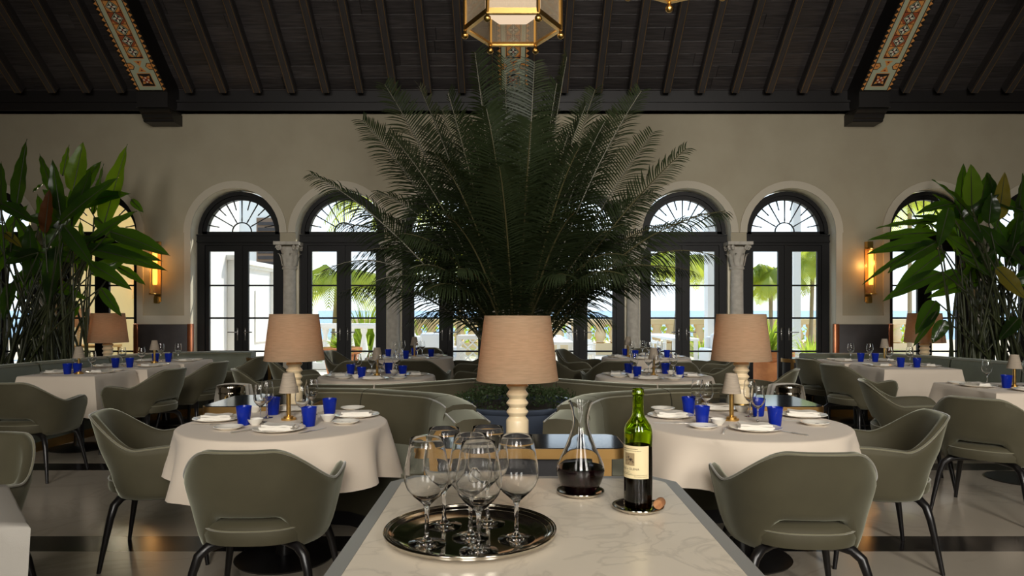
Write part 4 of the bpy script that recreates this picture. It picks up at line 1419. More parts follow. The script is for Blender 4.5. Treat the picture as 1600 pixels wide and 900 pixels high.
def table(loc, shape, lab, cloth_lab, r=0.55, hx=0.4, hy=0.4, drop=0.36, seed=1, rz=0.0):
    t = thing('dining_table', lab, 'table', loc, rz, None)
    if shape == 'round':
        MB().lathe([(0, TZ - 0.03), (r - 0.01, TZ - 0.03), (r - 0.006, TZ - 0.004), (0, TZ - 0.004)], 48).build('table_top', M['darkbase'], t, 40)
        cl = round_cloth(r, drop, seed)
    else:
        MB().box((-hx + 0.008, -hy + 0.008, TZ - 0.03), (hx - 0.008, hy - 0.008, TZ - 0.004)).build('table_top', M['darkbase'], t)
        cl = poly_cloth([(-hx, -hy), (hx, -hy), (hx, hy), (-hx, hy)], drop, seed)
    MB().lathe([(0, 0.03), (0.05, 0.03), (0.045, 0.1), (0.045, TZ - 0.03), (0, TZ - 0.03)], 20).build('pedestal', M['ebony'], t, 40)
    MB().lathe([(0, 0), (0.26, 0), (0.27, 0.012), (0.08, 0.03), (0, 0.03)], 32).build('base_plate', M['ebony'], t, 40)
    c = cl.build('tablecloth', M['linen'], None, 50, (loc[0], loc[1], TZ + 0.004), rz)
    tag(c, cloth_lab, 'tablecloth')
CZ = TZ + 0.004                       # top of the cloths
TFL, TFR = (-1.27, 3.92), (1.27, 3.92)
TBL, TBR = (-1.30, 6.72), (1.34, 6.72)
TAL, TAR = (-1.38, 9.35), (1.76, 9.35)
for (p, side, row, sd, r, dr) in ((TFL, 'left', 'front', 2, 0.56, 0.285), (TFR, 'right', 'front', 9, 0.57, 0.28), (TBL, 'left', 'back', 4, 0.55, 0.34), (TBR, 'right', 'back', 5, 0.55, 0.34),
                      (TAL, 'left', 'far', 6, 0.58, 0.34), (TAR, 'right', 'far', 7, 0.58, 0.34)):
    wh = {'front': 'nearest the camera, inside the curved banquette', 'back': 'behind the low curved banquette', 'far': 'close to the doors'}[row]
    table((p[0], p[1], 0), 'round', '%s %s round dining table on a dark pedestal, %s' % (row, side, wh), 'white cloth draped over the %s %s round table' % (row, side), r=r, drop=dr, seed=sd)
LT = [(-4.33, 7.02, 0.37, 0.36), (-4.27, 7.80, 0.40, 0.36), (-4.24, 8.60, 0.40, 0.39)]
for (x, y, hx, hy), nm in zip(LT, ('nearest', 'middle', 'last')):
    table((x, y, 0), 'rect', '%s rectangular table of the left row along the banquette' % nm, 'white cloth with hanging corners on the %s table of the left row' % nm, hx=hx, hy=hy, drop=0.34, seed=int(y * 10))
RT = [(4.34, 7.83, 0.41, 0.38), (4.30, 8.64, 0.41, 0.38)]
for (x, y, hx, hy), nm in zip(RT, ('nearer', 'farther')):
    table((x, y, 0), 'rect', '%s half of the far right rectangular table' % nm, 'white cloth on the %s half of the far right table' % nm, hx=hx, hy=hy, drop=0.34, seed=int(y * 10))
table((4.15, 5.72, 0), 'rect', 'rectangular table at the right edge behind the two near chairs', 'white cloth on the right edge table with blue tumblers', hx=0.5, hy=0.40, drop=0.34, seed=77)
# cut-off corner table at lower left: octagonal top
t = thing('dining_table', 'cut off table corner at the lower left edge of the picture', 'table', (-2.02, 2.50, 0))
oc = [(0.615, -0.45), (0.19, 0.05), (-0.35, 0.05), (-0.6, -0.2), (-0.6, -0.45)]
MB().prism([(x * 0.985 + 0.0, y * 0.985 - 0.003) for x, y in oc], TZ - 0.03, TZ - 0.004).build('table_top', M['darkbase'], t)
MB().lathe([(0, 0.03), (0.05, 0.03), (0.045, 0.1), (0.045, TZ - 0.03), (0, TZ - 0.03)], 20, (-0.15, -0.25, 0)).build('pedestal', M['ebony'], t, 40)
MB().lathe([(0, 0), (0.2, 0), (0.2, 0.012), (0.08, 0.03), (0, 0.03)], 32, (-0.15, -0.25, 0)).build('base_plate', M['ebony'], t, 40)
tag(poly_cloth(oc, 0.40, 5, 0.0, -0.035).build('tablecloth', M['shadowlinen'], None, 50, (-2.02, 2.50, TZ + 0.004)), 'white cloth corner cut off at the lower left of the picture', 'tablecloth')

# ------------------------------------------------------------------ table ware masters
def m_tumbler():
    return MB().lathe([(0, 0.0), (0.028, 0), (0.031, 0.004), (0.0405, 0.092), (0.042, 0.103), (0.0405, 0.1035), (0.0385, 0.092), (0.029, 0.012), (0, 0.010)], 28).mesh('tumbler', M['cobalt'], 50)
def m_glass():
    return MB().lathe([(0, 0.001), (0.034, 0.0), (0.034, 0.0015), (0.012, 0.005), (0.005, 0.012), (0.004, 0.03), (0.004, 0.075), (0.006, 0.085), (0.02, 0.097), (0.033, 0.115), (0.0385, 0.135), (0.0385, 0.155), (0.034, 0.19), (0.0305, 0.212), (0.0296, 0.2122), (0.0332, 0.19), (0.0376, 0.155), (0.0376, 0.1355), (0.0322, 0.1165), (0.019, 0.0995), (0.004, 0.092), (0, 0.091)], 26).mesh('wine_glass', M['crystal'], 60)
def m_plate(r):
    return MB().lathe([(0, 0), (r * 0.6, 0), (r * 0.66, 0.004), (r * 0.98, 0.014), (r, 0.016), (r * 0.985, 0.018), (r * 0.66, 0.008), (r * 0.6, 0.005), (0, 0.004)], 44).mesh('plate', M['china'], 50)
def m_bowl():
    return MB().lathe([(0, 0), (0.022, 0), (0.024, 0.004), (0.036, 0.018), (0.043, 0.034), (0.041, 0.034), (0.033, 0.019), (0.02, 0.008), (0, 0.007)], 24).mesh('bowl', M['china'], 50)
def m_napkin(seed):
    rr = random.Random(seed)
    mb = MB()
    for lay in range(3):
        nx, ny = 10, 5
        hx, hy = 0.088 - lay * 0.004, 0.05 - lay * 0.003
        z0 = 0.001 + lay * 0.0085
        ph = rr.uniform(0, 6)
        top = []; bot = []
        for j in range(ny + 1):
            rt, rb = [], []
            for i in range(nx + 1):
                x = -hx + 2 * hx * i / nx; y = -hy + 2 * hy * j / ny
                wv = 0.003 * sin(i * 0.9 + ph) * (1 if lay else 0.4) + 0.0025 * cos(j * 1.1 + ph)
                xs = x + 0.006 * sin(j * 0.8 + ph) + lay * rr.uniform(-0.002, 0.002)
                rt.append((xs, y, z0 + 0.0085 + max(0, wv))); rb.append((xs, y, z0 + max(0, wv) * 0.5))
            top.append(rt); bot.append(rb)
        per_t = top[0] + [r[-1] for r in top[1:]] + top[-1][-2::-1] + [r[0] for r in top[-2:0:-1]]
        per_b = bot[0] + [r[-1] for r in bot[1:]] + bot[-1][-2::-1] + [r[0] for r in bot[-2:0:-1]]
        mb.grid(top); mb.grid(bot)
        mb.grid([per_b, per_t], closed=True)
    return mb.mesh('napkin', M['napkin'], 60)
def make_knife():
    t = thing('knife', 'x', 'knife')
    MB().rbox((-0.006, -0.10, 0), (0.006, -0.005, 0.006), 0.0025, 1).build('handle', M['cutlery'], t, 60)
    MB().prism([(-0.005, -0.005), (0.006, -0.005), (0.0095, 0.03), (0.0085, 0.085), (0.0, 0.112), (-0.005, 0.09)], 0.001, 0.003).build('blade', M['cutlery'], t)
    return t
def make_fork():
    t = thing('fork', 'x', 'fork')
    MB().tube([(0, -0.09, 0.004), (0, -0.04, 0.004), (0, 0.03, 0.006)], [0.0055, 0.004, 0.0025], 8).build('handle', M['cutlery'], t, 60)
    h = MB()
    h.grid([[(-0.003, 0.03, 0.006), (0.003, 0.03, 0.006)], [(-0.011, 0.05, 0.003), (0.011, 0.05, 0.003)], [(-0.011, 0.062, 0.002), (0.011, 0.062, 0.002)]])
    for k in range(4):
        x = -0.0095 + k * 0.0063
        h.tube([(x, 0.062, 0.0025), (x, 0.085, 0.003), (x, 0.105, 0.006)], [0.0018, 0.0016, 0.0008], 5)
    h.build('tines', M['cutlery'], t, 60)
    return t
def make_small_lamp():
    t = thing('small_lamp', 'x', 'lamp')
    MB().lathe([(0, 0), (0.041, 0), (0.041, 0.012), (0.028, 0.013), (0.028, 0.022), (0.014, 0.024), (0, 0.024)], 32).build('lamp_foot', M['brass'], t, 40)
    MB().lathe([(0, 0.024), (0.0115, 0.024), (0.0125, 0.03), (0.0125, 0.15), (0.0145, 0.152), (0.0145, 0.158), (0.0115, 0.16), (0.0115, 0.185), (0, 0.185)], 20).build('lamp_column', M['brass'], t, 40)
    MB().lathe([(0.054, 0.156), (0.031, 0.268), (0.0295, 0.268), (0.0525, 0.156)], 36, closed=True).build('lamp_shade', M['shadesm'], t, 40)
    sp = MB()
    for a in (0.5, 0.5 + 2 * pi / 3, 0.5 + 4 * pi / 3):
        sp.tube([(0, 0, 0.185), (0.038 * cos(a), 0.038 * sin(a), 0.228)], 0.0015, 5)
    sp.build('shade_spider', M['brass'], t)
    return t
ME = {'tumbler': m_tumbler(), 'glass': m_glass(), 'plate': m_plate(0.135), 'bread': m_plate(0.075), 'bowl': m_bowl()}
NAPS = [m_napkin(i) for i in range(3)]
kn0, fk0, sl0 = make_knife(), make_fork(), make_small_lamp()
uk, uf, ul = [], [], []
mark_me = MB().prism([(-0.010, 0), (-0.004, 0.005), (0.008, 0.004), (0.011, -0.002), (0.002, -0.005)], 0, 0.0008).mesh('emblem', M['mark'])
def ware(kind, x, y, rz, where, tname):
    at = ', %s of the %s' % (where.replace('on the ', ''), tname)
    z = CZ + 0.0006
    if kind == 'tumbler':
        tag(put('tumbler', ME['tumbler'], None, (x, y, z), rz), 'cobalt blue glass tumbler' + at, 'tumbler', 'blue tumblers on the tables')
    elif kind == 'glass':
        tag(put('wine_glass', ME['glass'], None, (x, y, z), rz), 'clear stemmed wine glass' + at, 'wine glass', 'wine glasses on the tables')
    elif kind == 'plate':
        tag(put('dinner_plate', ME['plate'], None, (x, y, z), rz), 'white dinner plate under napkin' + at, 'plate', 'dinner plates on the tables')
        tag(put('napkin', NAPS[int(abs(x * 37 + y * 11)) % 3], None, (x, y, z + 0.0052), rz + R.uniform(-0.25, 0.25)), 'folded cream napkin' + at, 'napkin', 'folded napkins on the plates')
    elif kind == 'bread':
        p = tag(put('bread_plate', ME['bread'], None, (x, y, z), rz), 'small white bread plate' + at, 'plate', 'bread plates on the tables')
        e = put('emblem', mark_me, p, (0.02, 0.02, 0.0045))
        e['label'] = 'small dark printed mark'
    elif kind == 'bowl':
        tag(put('bowl', ME['bowl'], None, (x, y, z), rz), 'tiny white china bowl' + at, 'bowl', 'little bowls on the tables')
    elif kind == 'knife':
        place(kn0, uk, (x, y, z), rz, 'steel table knife' + at, 'knives on the tables')
    elif kind == 'fork':
        place(fk0, uf, (x, y, z), rz, 'steel table fork' + at, 'forks on the tables')
    elif kind == 'lamp':
        place(sl0, ul, (x, y, z), rz, 'little brass table lamp with pale shade %s' % tname, 'little lamps on the tables')
def px_ware(tname, items, lamp):
    for where, L in items.items():
        for kind, u, v, deg in L:
            p = G(u, v, CZ)
            ware(kind, p.x, p.y, radians(deg), where, tname)
    p = G(*lamp, CZ)
    ware('lamp', p.x, p.y, 0.3, '', 'on the ' + tname)
px_ware('front left round table', {
    'on the near side': [('plate', 436, 673, 5), ('tumbler', 483, 666, 0), ('glass', 472, 663, 0), ('bread', 357, 671, 0), ('bowl', 399, 664, 0), ('fork', 385, 674, -35), ('knife', 488, 674, -25)],
    'on the right side': [('plate', 557, 651, 15), ('tumbler', 515, 650, 0), ('glass', 487, 648, 0), ('bread', 540, 662, 0), ('bowl', 512, 658, 0), ('knife', 527, 657, 30)],
    'on the left side': [('plate', 340, 657, 10), ('tumbler', 381, 664, 0), ('glass', 407, 660, 0), ('bowl', 398, 644, 0), ('knife', 327, 664, 80)],
    'on the far side': [('plate', 458, 641, 0), ('tumbler', 427, 648, 0), ('glass', 417, 653, 0), ('bowl', 500, 643, 0), ('bread', 551, 640, 0)]}, (451, 656))
px_ware('front right round table', {
    'on the near side': [('plate', 1180, 672, -5), ('tumbler', 1211, 666, 0), ('glass', 1184, 663, 0), ('bread', 1099, 669, 0), ('bowl', 1122, 664, 0), ('fork', 1132, 674, -20), ('knife', 1236, 677, 30)],
    'on the left side': [('plate', 1048, 652, 0), ('tumbler', 1097, 664, 0), ('glass', 1104, 652, 0), ('bread', 1036, 641, 0), ('knife', 1052, 662, 85)],
    'on the right side': [('plate', 1255, 651, -12), ('tumbler', 1185, 650, 0), ('glass', 1172, 651, 0), ('bread', 1273, 664, 0), ('knife', 1252, 658, 80)],
    'on the far side': [('plate', 1120, 640, 0), ('tumbler', 1076, 647, 0), ('glass', 1090, 649, 0), ('bowl', 1159, 644, 0)]}, (1143, 657))
def auto_round(c, r, tname, rot=0.0, full=True, lamp=(0, 0), seats=None):
    seats = seats or (('on the near side', -90), ('on the right side', 0), ('on the far side', 90), ('on the left side', 180))
    for where, deg in seats:
        a = radians(deg + rot + R.uniform(-6, 6))
        def at(rr, off):
            return c[0] + rr * cos(a + off), c[1] + rr * sin(a + off)
        x, y = at(r - 0.19, 0); ware('plate', x, y, a + pi / 2, where, tname)
        x, y = at(r - 0.17, 0.62); ware('bread', x, y, a, where, tname)
        x, y = at(r * 0.50, -0.45); ware('tumbler', x, y, a, where, tname)
        x, y = at(r * 0.34, 0.25); ware('glass', x, y, a, where, tname)
        if full:
            x, y = at(r - 0.26, -0.62); ware('bowl', x, y, a, where, tname)
            x, y = at(r - 0.16, 0.32); ware('knife', x, y, a - pi / 2, where, tname)
    ware('lamp', c[0] + lamp[0], c[1] + lamp[1], 0.4, '', 'on the ' + tname)
auto_round(TBL, 0.55, 'back left round table', 12)
auto_round(TBR, 0.55, 'back right round table', -14)
auto_round(TAL, 0.58, 'far left round table', 20, False, (0.06, 0.05))
auto_round(TAR, 0.58, 'far right round table', -8, False, (-0.22, 0.1))
def auto_rect(x, y, hx, tname, sides, lampoff=None):
    for where, s, yo in sides:
        ware('plate', x + s * (hx - 0.16), y + yo, pi / 2, where, tname)
        ware('bread', x + s * (hx - 0.13), y + yo + 0.22, 0, where, tname)
        ware('tumbler', x + s * (hx - 0.33), y + yo - 0.09, 0, where, tname)
        ware('glass', x + s * (hx - 0.30), y + yo + 0.10, 0, where, tname)
        ware('knife', x + s * (hx - 0.14), y + yo - 0.16, radians(90 * s), where, tname)
    if lampoff: ware('lamp', x + lampoff[0], y + lampoff[1], 0.2, '', 'on the ' + tname)
two = [('on the aisle side', 1, 0.0), ('on the banquette side', -1, -0.03)]
auto_rect(LT[0][0], LT[0][1], LT[0][2], 'nearest table of the left row', two, (0.06, -0.10))
auto_rect(LT[1][0], LT[1][1], LT[1][2], 'middle table of the left row', two)
auto_rect(LT[2][0], LT[2][1], LT[2][2], 'last table of the left row', two, (0.0, -0.28))
twoR = [('on the aisle side', -1, 0.0), ('on the banquette side', 1, -0.03)]
auto_rect(RT[0][0], RT[0][1], RT[0][2], 'nearer half of the far right table', twoR)
auto_rect(RT[1][0], RT[1][1], RT[1][2], 'farther half of the far right table', twoR, (0.33, 0.14))
auto_rect(4.10, 5.72, 0.45, 'right edge table', [('on the left side', -1, 0.05), ('toward the right edge', 1, 0.0)], (-0.05, -0.03))
ware('plate', 4.02, 5.46, 0.1, 'on the near side', 'right edge table')

# ================================================================== LANTERNS
def make_lantern():
    t = thing('pendant_lantern', 'x', 'pendant lamp')
    r, h = 0.35, 0.95
    P6 = [Vector((r * cos(pi / 3 * k), r * sin(pi / 3 * k), 0)) for k in range(6)]
    for k in range(6):
        a, b = P6[k], P6[(k + 1) % 6]
        for z, w in ((0, 0.016), (h, 0.016)):
            up = Vector((0, 0, z))
            d = (b - a).normalized(); nn = Vector((d.y, -d.x, 0))
            mb = MB()
            q = [a + up - nn * 0.002, b + up - nn * 0.002]
            vs = []
            for p in q:
                for (o, zz) in ((-0.026, -0.008), (0.006, -0.008), (0.006, 0.03), (-0.004, 0.03), (-0.026, 0.004)):
                    s = 1 + o / r * 1.15
                    vs.append((p.x * s, p.y * s, p.z + zz))
            mb.add(vs, [(0, 1, 2, 3, 4), (9, 8, 7, 6, 5)] + [(i, 5 + i, 5 + (i + 1) % 5, (i + 1) % 5) for i in range(5)])
            mb.build('frame_rail', M['brass'], t)
        m = MB()
        m.tube([a * 0.985, a * 0.985 + Vector((0, 0, h))], 0.015, 6)
        m.build('corner_bar', M['brass'], t, 30)
        MB().lathe([(0, -0.066), (0.012, -0.063), (0.022, -0.054), (0.026, -0.042), (0.023, -0.029), (0.012, -0.02), (0.012, -0.008), (0, -0.006)], 18, (a.x * 0.985, a.y * 0.985, 0)).build('finial', M['brass'], t, 60)
        pn = MB().add([a * 0.97 + Vector((0, 0, 0.02)), b * 0.97 + Vector((0, 0, 0.02)), b * 0.97 + Vector((0, 0, h)), a * 0.97 + Vector((0, 0, h))], [(0, 1, 2, 3)])
        front = k in (1, 4)
        po = pn.build('glass_pane', M['reed'] if front else M['clearpane'], t)
        uv = po.data.uv_layers.new(name='uv')
        for li, c in zip(po.data.polygons[0].loop_indices, ((0, 0), (1, 0), (1, 1), (0, 1))):
            uv.data[li].uv = c
    MB().lathe([(0, 0.11), (0.2, 0.11), (0.2, 0.13), (0.2, 0.86), (0.0, 0.86)], 6).build('diffuser', M['diffuser'], t)
    for o in t.children:
        if o.name.startswith('diffuser'): o.rotation_euler = (0, 0, 0)
    MB().lathe([(0.36, h + 0.02), (0.24, h + 0.1), (0.06, h + 0.22), (0.03, h + 0.3), (0, h + 0.3)], 6).build('lantern_cap', M['brass_dull'], t)
    MB().tube([(0, 0, h + 0.28), (0, 0, 4.62)], 0.014, 10).build('hanging_rod', M['brass_dull'], t, 50)
    return t
ln = make_lantern()
z0 = 3.395
ln.location = (-0.003, 5.07, z0); ln['label'] = 'hexagonal brass lantern with reeded glass above the palm'
l2 = dup(ln, (1.02, 4.26, 3.39), radians(30), 'second brass lantern, only its lowest ball finial in view right of the first')
for p in ((0, 5.07, 3.33), ):
    light('lantern_glow', 'POINT', (p[0], p[1], p[2] + 0.11), 0.25, (1.0, 0.8, 0.55), shadow_soft_size=0.04)

l3 = dup(ln, (-0.5, 0.25, 3.45), 0, 'added brass lantern out of view over the service table, for overhead light')  # unseen lantern, added as a source of overhead light
light('lantern_glow', 'POINT', (-0.5, 0.25, 3.36), 22.0, (1.0, 0.84, 0.64), shadow_soft_size=0.2)  # warm overhead fill below the added lantern
light('lantern_glow', 'POINT', (1.02, 4.26, 3.31), 6.0, (1.0, 0.84, 0.64), shadow_soft_size=0.15)

# ================================================================== SCONCES
def make_sconce():
    t = thing('wall_sconce', 'x', 'wall lamp')
    MB().rbox((-0.05, -0.02, -0.06), (0.05, 0.0, 0.86), 0.004, 1).build('back_plate', M['brass_dull'], t, 40)
    MB().rbox((-0.045, -0.09, 0.76), (0.045, -0.01, 0.86), 0.006, 1).build('top_block', M['brass'], t, 40)
    MB().rbox((-0.035, -0.08, -0.08), (0.035, -0.01, 0.02), 0.006, 1).build('bottom_block', M['brass'], t, 40)
    for z in (0.055, 0.735):
        MB().lathe([(0, z), (0.085, z), (0.085, z + 0.014), (0, z + 0.014)], 28, (0, -0.1, 0)).build('end_disc', M['brass'], t, 40)
    MB().tube([(0, -0.19, 0.06), (0, -0.19, 0.74)], 0.008, 8).build('front_rod', M['brass'], t, 50)
    MB().lathe([(0.074, 0.07), (0.074, 0.735)], 32, (0, -0.1, 0)).build('glass_tube', M['sconce_glass'], t, 180)
    MB().lathe([(0, 0.2), (0.03, 0.2), (0.034, 0.25), (0.034, 0.68), (0.02, 0.72), (0, 0.72)], 20, (0, -0.1, 0)).build('lamp_tube', M['sconce_tube'], t, 60)
    return t
s0 = make_sconce(); us_ = []
for x, side in ((-5.43, 'left'), (5.42, 'right')):
    place(s0, us_, (x, WY, 1.56), 0, 'brass wall sconce with glowing glass tube on the %s wall panel' % side, None)
    light('sconce_glow', 'POINT', (x - 0.12 * (1 if x > 0 else -1) * 0, WY - 0.23, 2.08), 2.2, (1.0, 0.55, 0.2), shadow_soft_size=0.05)
    light('sconce_wash', 'POINT', (x - 0.10, WY - 0.07, 2.05), 1.0, (1.0, 0.5, 0.16), shadow_soft_size=0.04)

# ================================================================== ICE BUCKETS
def make_bucket():
    t = thing('ice_bucket_stand', 'x', 'ice bucket')
    z = 0.47
    MB().lathe([(0, z), (0.088, z), (0.09, z + 0.006), (0.096, z + 0.1), (0.098, z + 0.11), (0.099, z + 0.115), (0.108, z + 0.24), (0.114, z + 0.25), (0.113, z + 0.256), (0.105, z + 0.25), (0.09, z + 0.02), (0, z + 0.015)], 40).build('bucket', M['silver'], t, 40)
    MB().lathe([(0.0985, z + 0.19), (0.109, z + 0.192), (0.110, z + 0.202), (0.1, z + 0.204)], 40, closed=True).build('band', M['silver'], t, 40)
    st = []
    for k in range(3):
        a = 2 * pi * k / 3 + 0.4
        MB().tube([(0.105 * cos(a), 0.105 * sin(a), z + 0.11), (0.105 * cos(a), 0.105 * sin(a), z - 0.05), (0.13 * cos(a), 0.13 * sin(a), 0.05), (0.16 * cos(a), 0.16 * sin(a), 0.0)], 0.007, 8).build('leg', M['silver'], t, 50)
    for zz, r in ((z + 0.105, 0.105), (0.2, 0.118)):
        MB().tube([(r * cos(2 * pi * i / 36), r * sin(2 * pi * i / 36), zz) for i in range(37)], 0.005, 6, caps=False).build('ring', M['silver'], t, 60)
    MB().tube([(0, -0.125 - 0.014 * sin(2 * pi * i / 20), z + 0.16 + 0.022 * cos(2 * pi * i / 20)) for i in range(21)], 0.004, 6, caps=False).build('handle', M['brass'], t, 60)
    rows = []
    n = 22
    for k in range(n + 1):           # napkin laid over the rim: down the left, across, down the right
        f = k / n * 2 - 1
        if abs(f) < 0.45:
            x = f / 0.45 * 0.118; zz = z + 0.268 + 0.006 * cos(f * 5)
        else:
            g = (abs(f) - 0.45) / 0.55
            x = math.copysign(0.122 + 0.02 * sin(g * 2.2), f); zz = z + 0.262 - 0.20 * g * (1 if f < 0 else 0.9)
        rows.append([(x + 0.006 * sin(j * 1.3 + k * 0.2), -0.035 + 0.14 * j / 8 + 0.01 * sin(k * 0.5), zz + 0.004 * sin(j * 1.5)) for j in range(9)])
    return t, rows
bk, rows = make_bucket(); ub = []
nap_me = MB().grid(rows).mesh('draped_napkin', M['napkin'], 180)
for x, y, side in ((-2.42, 6.05, 'left'), (2.36, 6.05, 'right')):
    place(bk, ub, (x, y, 0), 0, 'silver ice bucket on a slim stand, %s of the palm' % side, None)
    o = put('draped_napkin', nap_me, None, (x, y, 0))
    tag(o, 'cream napkin draped over the ice bucket %s of the palm' % side, 'napkin')

# brass trimmed end stands of the far banquettes
for x, y, side in ((-3.36, 9.45, 'left'), (3.72, 9.2, 'right')):
    t = thing('end_stand', 'rounded dark stand with brass top at the end of far %s banquette' % side, 'stand', (x, y, 0))
    s = 0.21
    MB().lathe([(0, 0.70), (s, 0.70), (s, 0.745), (0, 0.745)], 36).build('brass_top', M['brass_dull'], t, 40)
    MB().lathe([(0, 0.0), (s - 0.02, 0.0), (s - 0.02, 0.70), (0, 0.70)], 36).build('stand_body', M['darkbase'], t, 40)
    MB().lathe([(0, 0.745), (s - 0.012, 0.745), (s - 0.012, 0.748), (0, 0.748)], 36).build('stone_top', M['blacktop'], t, 40)
    for a in (-2.3, -1.57, -0.8):
        MB().box((-0.02, -0.006, 0), (0.02, 0.006, 0.70), 0, Matrix.Translation((( s - 0.016) * cos(a), (s - 0.016) * sin(a), 0)) @ Matrix.Rotation(a + pi / 2, 4, 'Z')).build('brass_strip', M['brass_dull'], t)

# ================================================================== HELICONIA PLANTS
def leaf_mesh(base, tip, w, normal, sag=0.12, fold=0.25, seed=0):
    rr = random.Random(seed)
    n = 14
    ax = tip - base
    L = ax.length
    ax.normalize()
    side = ax.cross(normal).normalized()
    nrm = side.cross(ax).normalized()
    rows = []
    tw = rr.uniform(-0.5, 0.5)
    for i in range(n + 1):
        f = i / n
        prof = (sin(pi * min(1, f * 1.02) ** 0.72)) ** 0.72 if f > 0 else 0
        ww = w * 0.5 * prof * (1 - 0.18 * f) + 0.002
        if f > 0.93: ww *= (1 - f) / 0.07 * 0.85 + 0.1
        c = base + ax * (L * f) + Vector((0, 0, -1)) * (sag * L * (f ** 2 - f * 0.6)) * 1.0
        a = tw * f
        s2 = side * cos(a) + nrm * sin(a); n2 = nrm * cos(a) - side * sin(a)
        row = []
        for j, g in enumerate((-1, -0.5, 0, 0.5, 1)):
            wave = 0.008 * sin(i * 1.7 + j) * abs(g)
            row.append(c + s2 * (ww * g) + n2 * (abs(g) * ww * fold + wave))
        rows.append(row)
    mb = MB().grid(rows)
    mb.tube([r[2] + nrm * 0.002 for r in rows], [0.009 * (1 - 0.8 * i / n) for i in range(n + 1)], 5, 1)      # midrib
    return mb
def heliconia(name_label, specs, mats, Yc, clump, planter_box, fill):
    root = thing('heliconia', name_label, 'plant', (clump[0], Yc, 0.30))
    org = Vector((clump[0], Yc, 0.30))
    rr = random.Random(int(abs(clump[0]) * 100))
    def stem(b):
        foot = Vector((rr.uniform(clump[1], clump[2]), Yc + rr.uniform(-0.2, 0.2), 0.30)) - org
        mid = foot.lerp(b, 0.55); mid.x = foot.x + (b.x - foot.x) * 0.3
        pts = [bez(foot, mid, b, k / 8) for k in range(9)]
        MB().tube(pts, [0.019 - 0.0014 * k for k in range(9)], 6).build('stem', M['stem'], root, 60)
    for i, (bu, bv, tu, tv, w, mt, dep, st) in enumerate(specs):
        b = W(bu, bv, Yc + dep) - org
        t = W(tu, tv, Yc + dep + rr.uniform(-0.25, 0.05)) - org
        px = (Yc + dep) / F
        up = Vector((rr.uniform(-0.25, 0.25), -1, 0.35)) if abs(tv - bv) > abs(tu - bu) else Vector((rr.uniform(-0.2, 0.2), -0.75, 0.6))
        leaf_mesh(b, t, w * px, up, 0.10 if abs(tu - bu) > abs(tv - bv) else 0.02, 0.22, i).build('leaf', [M[mt], M['stem']], root, 180)
        if st: stem(b)
    for i in range(fill[0]):
        u = rr.uniform(fill[1], fill[2]); v = rr.uniform(fill[3], fill[4])
        an = rr.uniform(-0.2, 1.0) * pi
        ln_ = rr.uniform(60, 105)
        dep = rr.uniform(-0.1, 0.55)
        b = W(u, v, Yc + dep) - org
        t = W(u + ln_ * cos(an), v - ln_ * sin(an), Yc + dep + rr.uniform(-0.3, 0.3)) - org
        leaf_mesh(b, t, rr.uniform(20, 30) * Yc / F, Vector((rr.uniform(-0.5, 0.5), -1, rr.uniform(0, 0.6))), 0.12, 0.22, 500 + i).build('leaf', [M['leaf'], M['stem']], root, 180)
        stem(b)
    for i in range(fill[5]):
        stem(W(rr.uniform(fill[1], fill[2]), rr.uniform(fill[3] + 20, fill[4] + 40), Yc + rr.uniform(-0.1, 0.4)) - org)
    x0, x1, yb0, yb1 = planter_box
    t = thing('trough_planter', 'dark trough planter behind the banquette under the %s leafy plant' % ('left' if clump[0] < 0 else 'right'), 'planter', ((x0 + x1) / 2, Yc, 0))
    hx = (x1 - x0) / 2
    MB().box((-hx, yb0 - Yc, 0), (hx, yb1 - Yc, 0.34)).build('trough', M['darkbase'], t)
    MB().box((-hx + 0.03, yb0 - Yc + 0.03, 0.34), (hx - 0.03, yb1 - Yc - 0.03, 0.35)).build('soil', M['soil'], t)
    return root
LS = [  # base u, v, tip u, v, width px, material, depth, stem
    (163, 350, 199, 224, 44, 'leaflit', 0, 1), (114, 300, 130, 221, 34, 'leaflit', 0.2, 1), (26, 322, 42, 216, 30, 'leaf', -0.2, 1), (96, 345, 82, 248, 26, 'leaf', 0.0, 1),
    (2, 330, 2, 252, 30, 'leaf', 0.0, 1), (82, 300, 62, 240, 18, 'leaf', 0.1, 0), (98, 275, 108, 226, 15, 'leaflit', 0.3, 0), (92, 350, 186, 272, 32, 'leaf', -0.4, 1),
    (70, 365, 78, 294, 26, 'leafdry', -0.1, 1), (138, 378, 214, 326, 26, 'leaf', -0.1, 1), (172, 362, 266, 396, 34, 'leaf', -0.2, 1), (148, 388, 254, 404, 28, 'leaf', 0.1, 1),
    (126, 386, 262, 418, 30, 'leaf', -0.1, 1), (100, 352, 146, 416, 26, 'leaf', -0.5, 1), (2, 318, 56, 346, 22, 'leaf', -0.3, 1), (8, 364, 34, 386, 14, 'leafyel', -0.1, 0),
    (140, 412, 206, 450, 24, 'leaf', -0.2, 1), (157, 450, 190, 494, 18, 'leaf', -0.4, 1), (88, 385, 76, 480, 34, 'leaf', 0.0, 1), (182, 416, 228, 444, 16, 'leaf', 0.2, 1),
    (146, 335, 162, 255, 16, 'leaf', 0.4, 0), (112, 345, 142, 265, 30, 'leaf', -0.1, 1), (52, 300, 76, 282, 14, 'leaf', 0.2, 0), (60, 395, 8, 410, 26, 'leaf', -0.2, 1),
    (205, 312, 224, 332, 12, 'leaf', 0.2, 0), (48, 425, 30, 480, 26, 'leaf', 0.2, 1), (120, 470, 105, 508, 22, 'leaf', 0.3, 1), (20, 440, 5, 500, 24, 'leaf', 0, 1), (60, 540, 58, 552, 12, 'leaf', 0.0, 0)]
